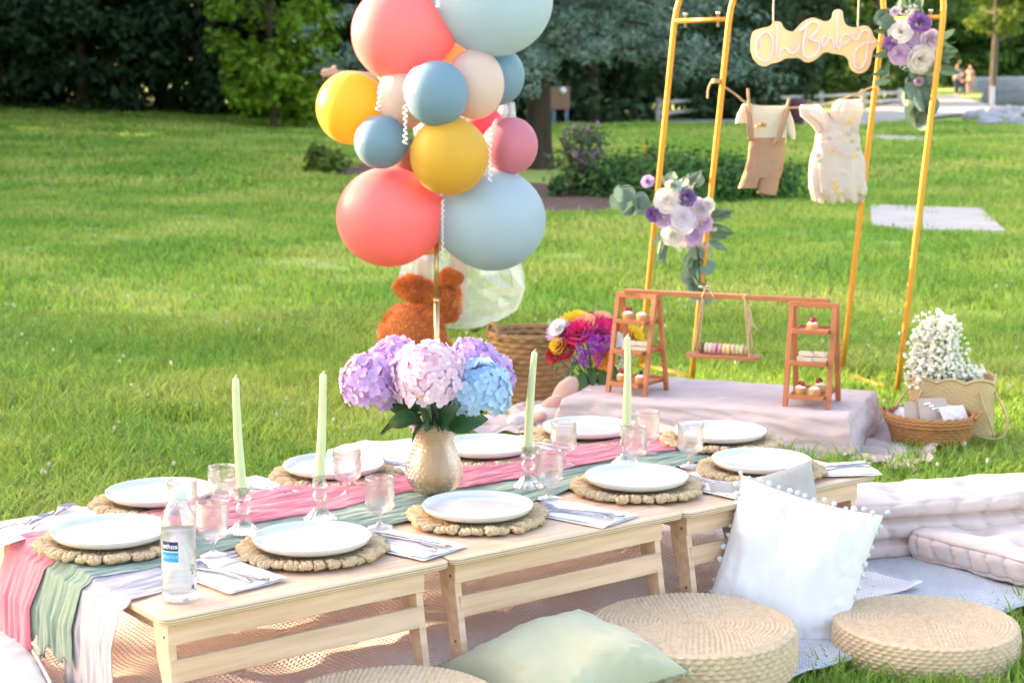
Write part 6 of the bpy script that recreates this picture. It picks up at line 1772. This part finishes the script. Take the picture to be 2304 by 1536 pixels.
# flower swags
m_euc = mat('eucalyptus_leaf', (.13, .22, .17), .6, (.19, .28, .22), ns=9, transl=.2, objrand=.18)
m_euc2 = mat('eucalyptus_long_leaf', (.09, .17, .11), .6, (.14, .22, .15), ns=9, transl=.2, objrand=.18)
def disc_leaf(m):
    mb = MB(); mb.grid(lambda a, b: (b * 1.0 * 1.0, (a - .5) * 2 * .55 * math.sin(3.1416 * (b * .94 + .03)) ** .6, .12 * abs(a - .5) - .10 * b * b), 6, 8); return mb.mesh('leaf', m)
me_e1, me_e2 = disc_leaf(m_euc), big_leaf(1.0, .20, m_euc2, .15)
def swag(label, Y, roses, dah, clus, leaves, sprigs, c0):
    org = aty(*c0, Y); t = thing('flower_swag', label, 'flower arrangement', T(*org), 'rose swags on the arch')
    for px, py, r_, k, dv in roses: facing(px, py, Y - .03, r_ * 1.14, dv, k, t, org, 'rose', ROSE[k])
    for q in range(16): facing(c0[0] + rnd(-44, 44), c0[1] + rnd(-62, 62), Y - .005, rnd(9, 15), (rnd(-.6, .6), -1, rnd(-.2, .6)), 'x', t, org, 'flower_cluster', CL[random.choice(('white', 'mauve', 'mauve'))])
    for px, py, r_, k in dah: facing(px, py, Y - .035, r_, (rnd(-.3, .3), -1, .2), k, t, org, 'dahlia', DZ[k])
    for px, py, r_, k in clus: facing(px, py, Y - .02, r_, (rnd(-.3, .3), -1, .4), k, t, org, 'flower_cluster', CL[k])
    for px, py, r_, ang, kd in leaves:
        a = R(ang); d = Vector((math.cos(a), rnd(-.5, .1), math.sin(a))).normalized()
        M_ = d.to_track_quat('X', 'Z').to_matrix().to_4x4() @ RX(R(90 + rnd(-45, 45)))
        put('leaf', me_e1 if kd == 'o' else me_e2, t, T(*(aty(px, py, Y + rnd(-.02, .02)) - org)) @ M_ @ SC(r_ * Y / 4000 * 1.35))
    for sp_ in sprigs: MB().tube([aty(*q, Y) - org for q in cat2(sp_)], .0025, 5).build('sprig', m_stemg, t)
def cat2(P): return [(q.x, q.y) for q in cat_([(a, b, 0) for a, b in P], 4)]
lv = []
rg = random.Random(12)
for i in range(11): lv.append((1460 - i * 5.5 + rg.uniform(-4, 4), 432 + rg.uniform(-8, 38), rg.uniform(20, 32), rg.uniform(150, 280), 'o'))
for i in range(32): lv.append((1562 + rg.uniform(-16, 22), 540 + i * 3.6, rg.uniform(24, 34), rg.uniform(235, 305), 'o' if i % 2 else 'l'))
for i in range(9): lv.append((1590 + rg.uniform(-6, 10), 470 + i * 9, rg.uniform(30, 46), rg.uniform(-45, 30), 'l'))
for i in range(9): lv.append((1500 + i * 9, 420 + rg.uniform(-6, 14), rg.uniform(22, 34), rg.uniform(60, 140), 'o' if i % 2 else 'l'))
for i in range(7): lv.append((1495 + rg.uniform(-10, 10), 520 + i * 6, rg.uniform(26, 40), rg.uniform(215, 270), 'l'))
F_ = (0, -1, .25)
swag('rose and eucalyptus swag tied low on the left legs of the arch', 7.56, [(1502, 453, 25, 'cream', (-.2, -1, .3)), (1535, 493, 30, 'ivory', F_), (1515, 527, 22, 'cream', (-.2, -1, -.2)), (1493, 489, 19, 'lilac', (-.5, -1, 0)), (1581, 502, 18, 'lilac', (.4, -1, .1)), (1471, 482, 15, 'violet', (-.7, -1, .1)), (1543, 446, 19, 'grape', (.1, -1, .5)), (1515, 421, 16, 'sage', (0, -1, .8)), (1572, 472, 22, 'mauve', (.4, -1, .4)), (1592, 462, 14, 'white', (.7, -1, .3)), (1458, 410, 13, 'lilac', (-.3, -1, .6))],
     [(1559, 527, 26, 'lilac')], [(1541, 548, 12, 'mauve'), (1582, 552, 13, 'mauve'), (1606, 515, 9, 'white'), (1528, 560, 9, 'white'), (1550, 425, 9, 'white')], lv, [[(1500, 440), (1440, 422), (1388, 420)], [(1560, 540), (1575, 600), (1570, 662)], [(1590, 500), (1620, 520), (1642, 524)]], (1535, 490))
lv = []
for i in range(36): lv.append((2068 + rg.uniform(-26, 30) * (1 - i / 52), 140 + i * 3.2, rg.uniform(26, 38), rg.uniform(235, 305), 'o' if i % 3 else 'l'))
for i in range(8): lv.append((2100 + rg.uniform(-4, 8), 80 + i * 11, rg.uniform(28, 40), rg.uniform(-40, 25), 'l'))
for i in range(11): lv.append((2008 + rg.uniform(-8, 6), 20 + i * 16, rg.uniform(26, 40), rg.uniform(165, 250), 'l'))
for i in range(9): lv.append((2015 + i * 8, 25 + rg.uniform(-8, 10), rg.uniform(22, 34), rg.uniform(60, 130), 'l'))
for i in range(4): lv.append((1995 + i * 8, 45 + i * 6, 26, rg.uniform(130, 200), 'o'))
swag('rose and eucalyptus swag tied high on the right legs of the arch', 7.30, [(2027, 73, 23, 'cream', (-.3, -1, .3)), (2067, 55, 22, 'violet', (.1, -1, .6)), (2088, 90, 21, 'mauve', (.4, -1, .1)), (2025, 121, 21, 'lilac', (-.3, -1, -.1)), (2070, 133, 27, 'cream', (.1, -1, -.2)), (2004, 97, 14, 'violet', (-.6, -1, 0)), (2096, 152, 17, 'sage', (.4, -1, -.3)), (2014, 28, 10, 'mauve', (-.4, -1, .5)), (2067, 182, 10, 'lilac', (0, -1, -.6))],
     [(2051, 98, 26, 'lilac')], [(2041, 30, 17, 'white'), (2055, 22, 13, 'white'), (2088, 48, 9, 'white'), (2036, 150, 11, 'white'), (2104, 122, 9, 'white')], lv, [[(2060, 140), (2068, 200), (2075, 272)], [(2100, 110), (2135, 100), (2150, 95)], [(2020, 60), (1985, 30), (1965, 10)]], (2055, 100))
# ---------------------------------------------------------------- far things
m_rail = mat('weathered_rail', (.50, .47, .42), .9, (.40, .38, .34), ns=5)
def fence(label, A, B, n, h, rails):
    a, b = at(*A), at(*B); t = thing('rail_fence', label, 'fence', T(a.x, a.y, 0))
    for i in range(n):
        f = i / (n - 1); p = (b - a) * f
        MB().box((p.x, p.y, h / 2), (.13, .13, h), None, .02).build('post', m_rail, t)
    for z in rails:
        for i in range(n - 1):
            p, q = (b - a) * (i / (n - 1)), (b - a) * ((i + 1) / (n - 1)); MB().tube([(p.x, p.y, z + rnd(-.02, .02)), (q.x, q.y, z + rnd(-.02, .02))], .055, 6).build('rail', m_rail, t)
fence('weathered post and rail fence along the near side of the path', (1480, 277), (2025, 243), 6, .62, (.25, .48))
fence('long pale rail fence climbing the far slope behind the path', (1700, 245), (2010, 206), 9, .95, (.35, .65, .9))
m_bin = mat('maroon_plastic', (.10, .025, .04), .5)
p = at(1790, 287); t = thing('litter_bin', 'dark maroon litter bin beside the path, seen between the baby clothes', 'bin', T(p.x, p.y, .03))
MB().lathe([(0, 0), (.17, 0), (.19, .03), (.215, .48), (.2, .5), (0, .5)], 20).build('bin_body', m_bin, t)
MB().lathe([(.225, .49), (.225, .53), (.20, .58), (.10, .62), (0, .63)], 20).build('lid', m_bin, t)
p = at(2232, 240); t = thing('marker_post', 'slim white post beside the path near the pond', 'post', T(p.x, p.y, 0)); MB().box((0, 0, .33), (.16, .10, .66), None, .01).build('post_shaft', m_wp, t); MB().box((0, 0, .67), (.20, .14, .03), None, .01).build('cap', m_wp, t)
m_sl = mat('brown_board', (.28, .15, .09), .8); m_rock = mat('pale_granite', (.44, .44, .46), .9, (.34, .34, .36), ns=4, bump=.8, bs=8)
p = at(1258, 289); t = thing('notice_board', 'brown notice board on posts behind the spruce trunk', 'notice board', T(p.x, p.y, 0))
for x in (-.12, .16): MB().box((x, 0, .45), (.07, .07, .9), None, .01).build('post', mat('blue_grey_post', (.16, .2, .26), .8), t)
MB().box((.02, -.02, .66), (.42, .05, .5), None, .01).build('board', m_sl, t)
MB().lathe([(0, 0), (.075, 0), (.075, .02), (0, .03)], 16, T(.08, -.06, .82) @ RX(R(90))).build('light_spot_disc', m_wp, t)  # plain white disc put on the board in place of a bright point of light
rr = random.Random(8)
pos = []
for i in range(26):
    px, py = rr.uniform(2185, 2330), rr.uniform(238, 284)
    if py < 236 + (2310 - px) * .25: py += 18
    pos.append((px, min(py, 286)))
pos.sort()
for i, (px, py) in enumerate(pos):
    p = at(px, py); s = rr.uniform(.16, .34); mb = MB(); sd_ = rr.uniform(0, 50)
    mb.ell((0, 0, 0), (s, s * .8, s * .6), 10, 7, None, 0, lambda d: 1 + .35 * noise.noise(d * 1.6 + Vector((sd_, 0, 0))))
    mb.sm = [False] * len(mb.f); mb.build('boulder', m_rock, None, m=T(p.x, p.y, s * .25) @ RZ(rr.uniform(0, 6)), label='pale grey boulder in the rock edging of the pond', cat='boulder', group='boulders edging the pond')
a, b = at(2175, 208), at(2340, 204)
wl = thing('stone_wall', 'low pale stone wall along the far bank of the pond', 'wall', T(a.x, a.y, 0))
n_ = 14
for r_ in range(3):
    for i in range(n_):
        q = (b - a) * ((i + .5 * (r_ % 2)) / n_); MB().box((q.x, q.y, .14 + .26 * r_), ((b - a).length / n_ * .94, .4 + rnd(-.05, .05), .24), RZ(0), .03).build('stone', m_rock, wl)
person((at(2152, 216).x, at(2152, 216).y), .3, 1.45, 'left one of three distant people by the pond, dark hair and grey top', m_grysh, m_den, 'people walking by the pond')
person((at(2166, 217).x, at(2166, 217).y), 2.2, 1.25, 'middle and smallest of the three distant people by the pond, dark clothes', m_den, m_den, 'people walking by the pond')
person((at(2181, 214).x, at(2181, 214).y), -.6, 1.4, 'right one of three distant people by the pond, tan clothes', m_dkr, m_dkr, 'people walking by the pond', hair=mat('brown_hair', (.14, .07, .04), .6))
p = at(2068, 520); t = thing('rusty_stake', 'thin rusty stake standing between the two concrete slabs', 'stake', T(p.x, p.y + .05, 0)); MB().tube([(0, 0, 0), (.005, 0, .16), (.0, 0, .20)], [.012, .011, .008], 8).build('stake_rod', mat('rust', (.22, .09, .05), .8), t)
grow()
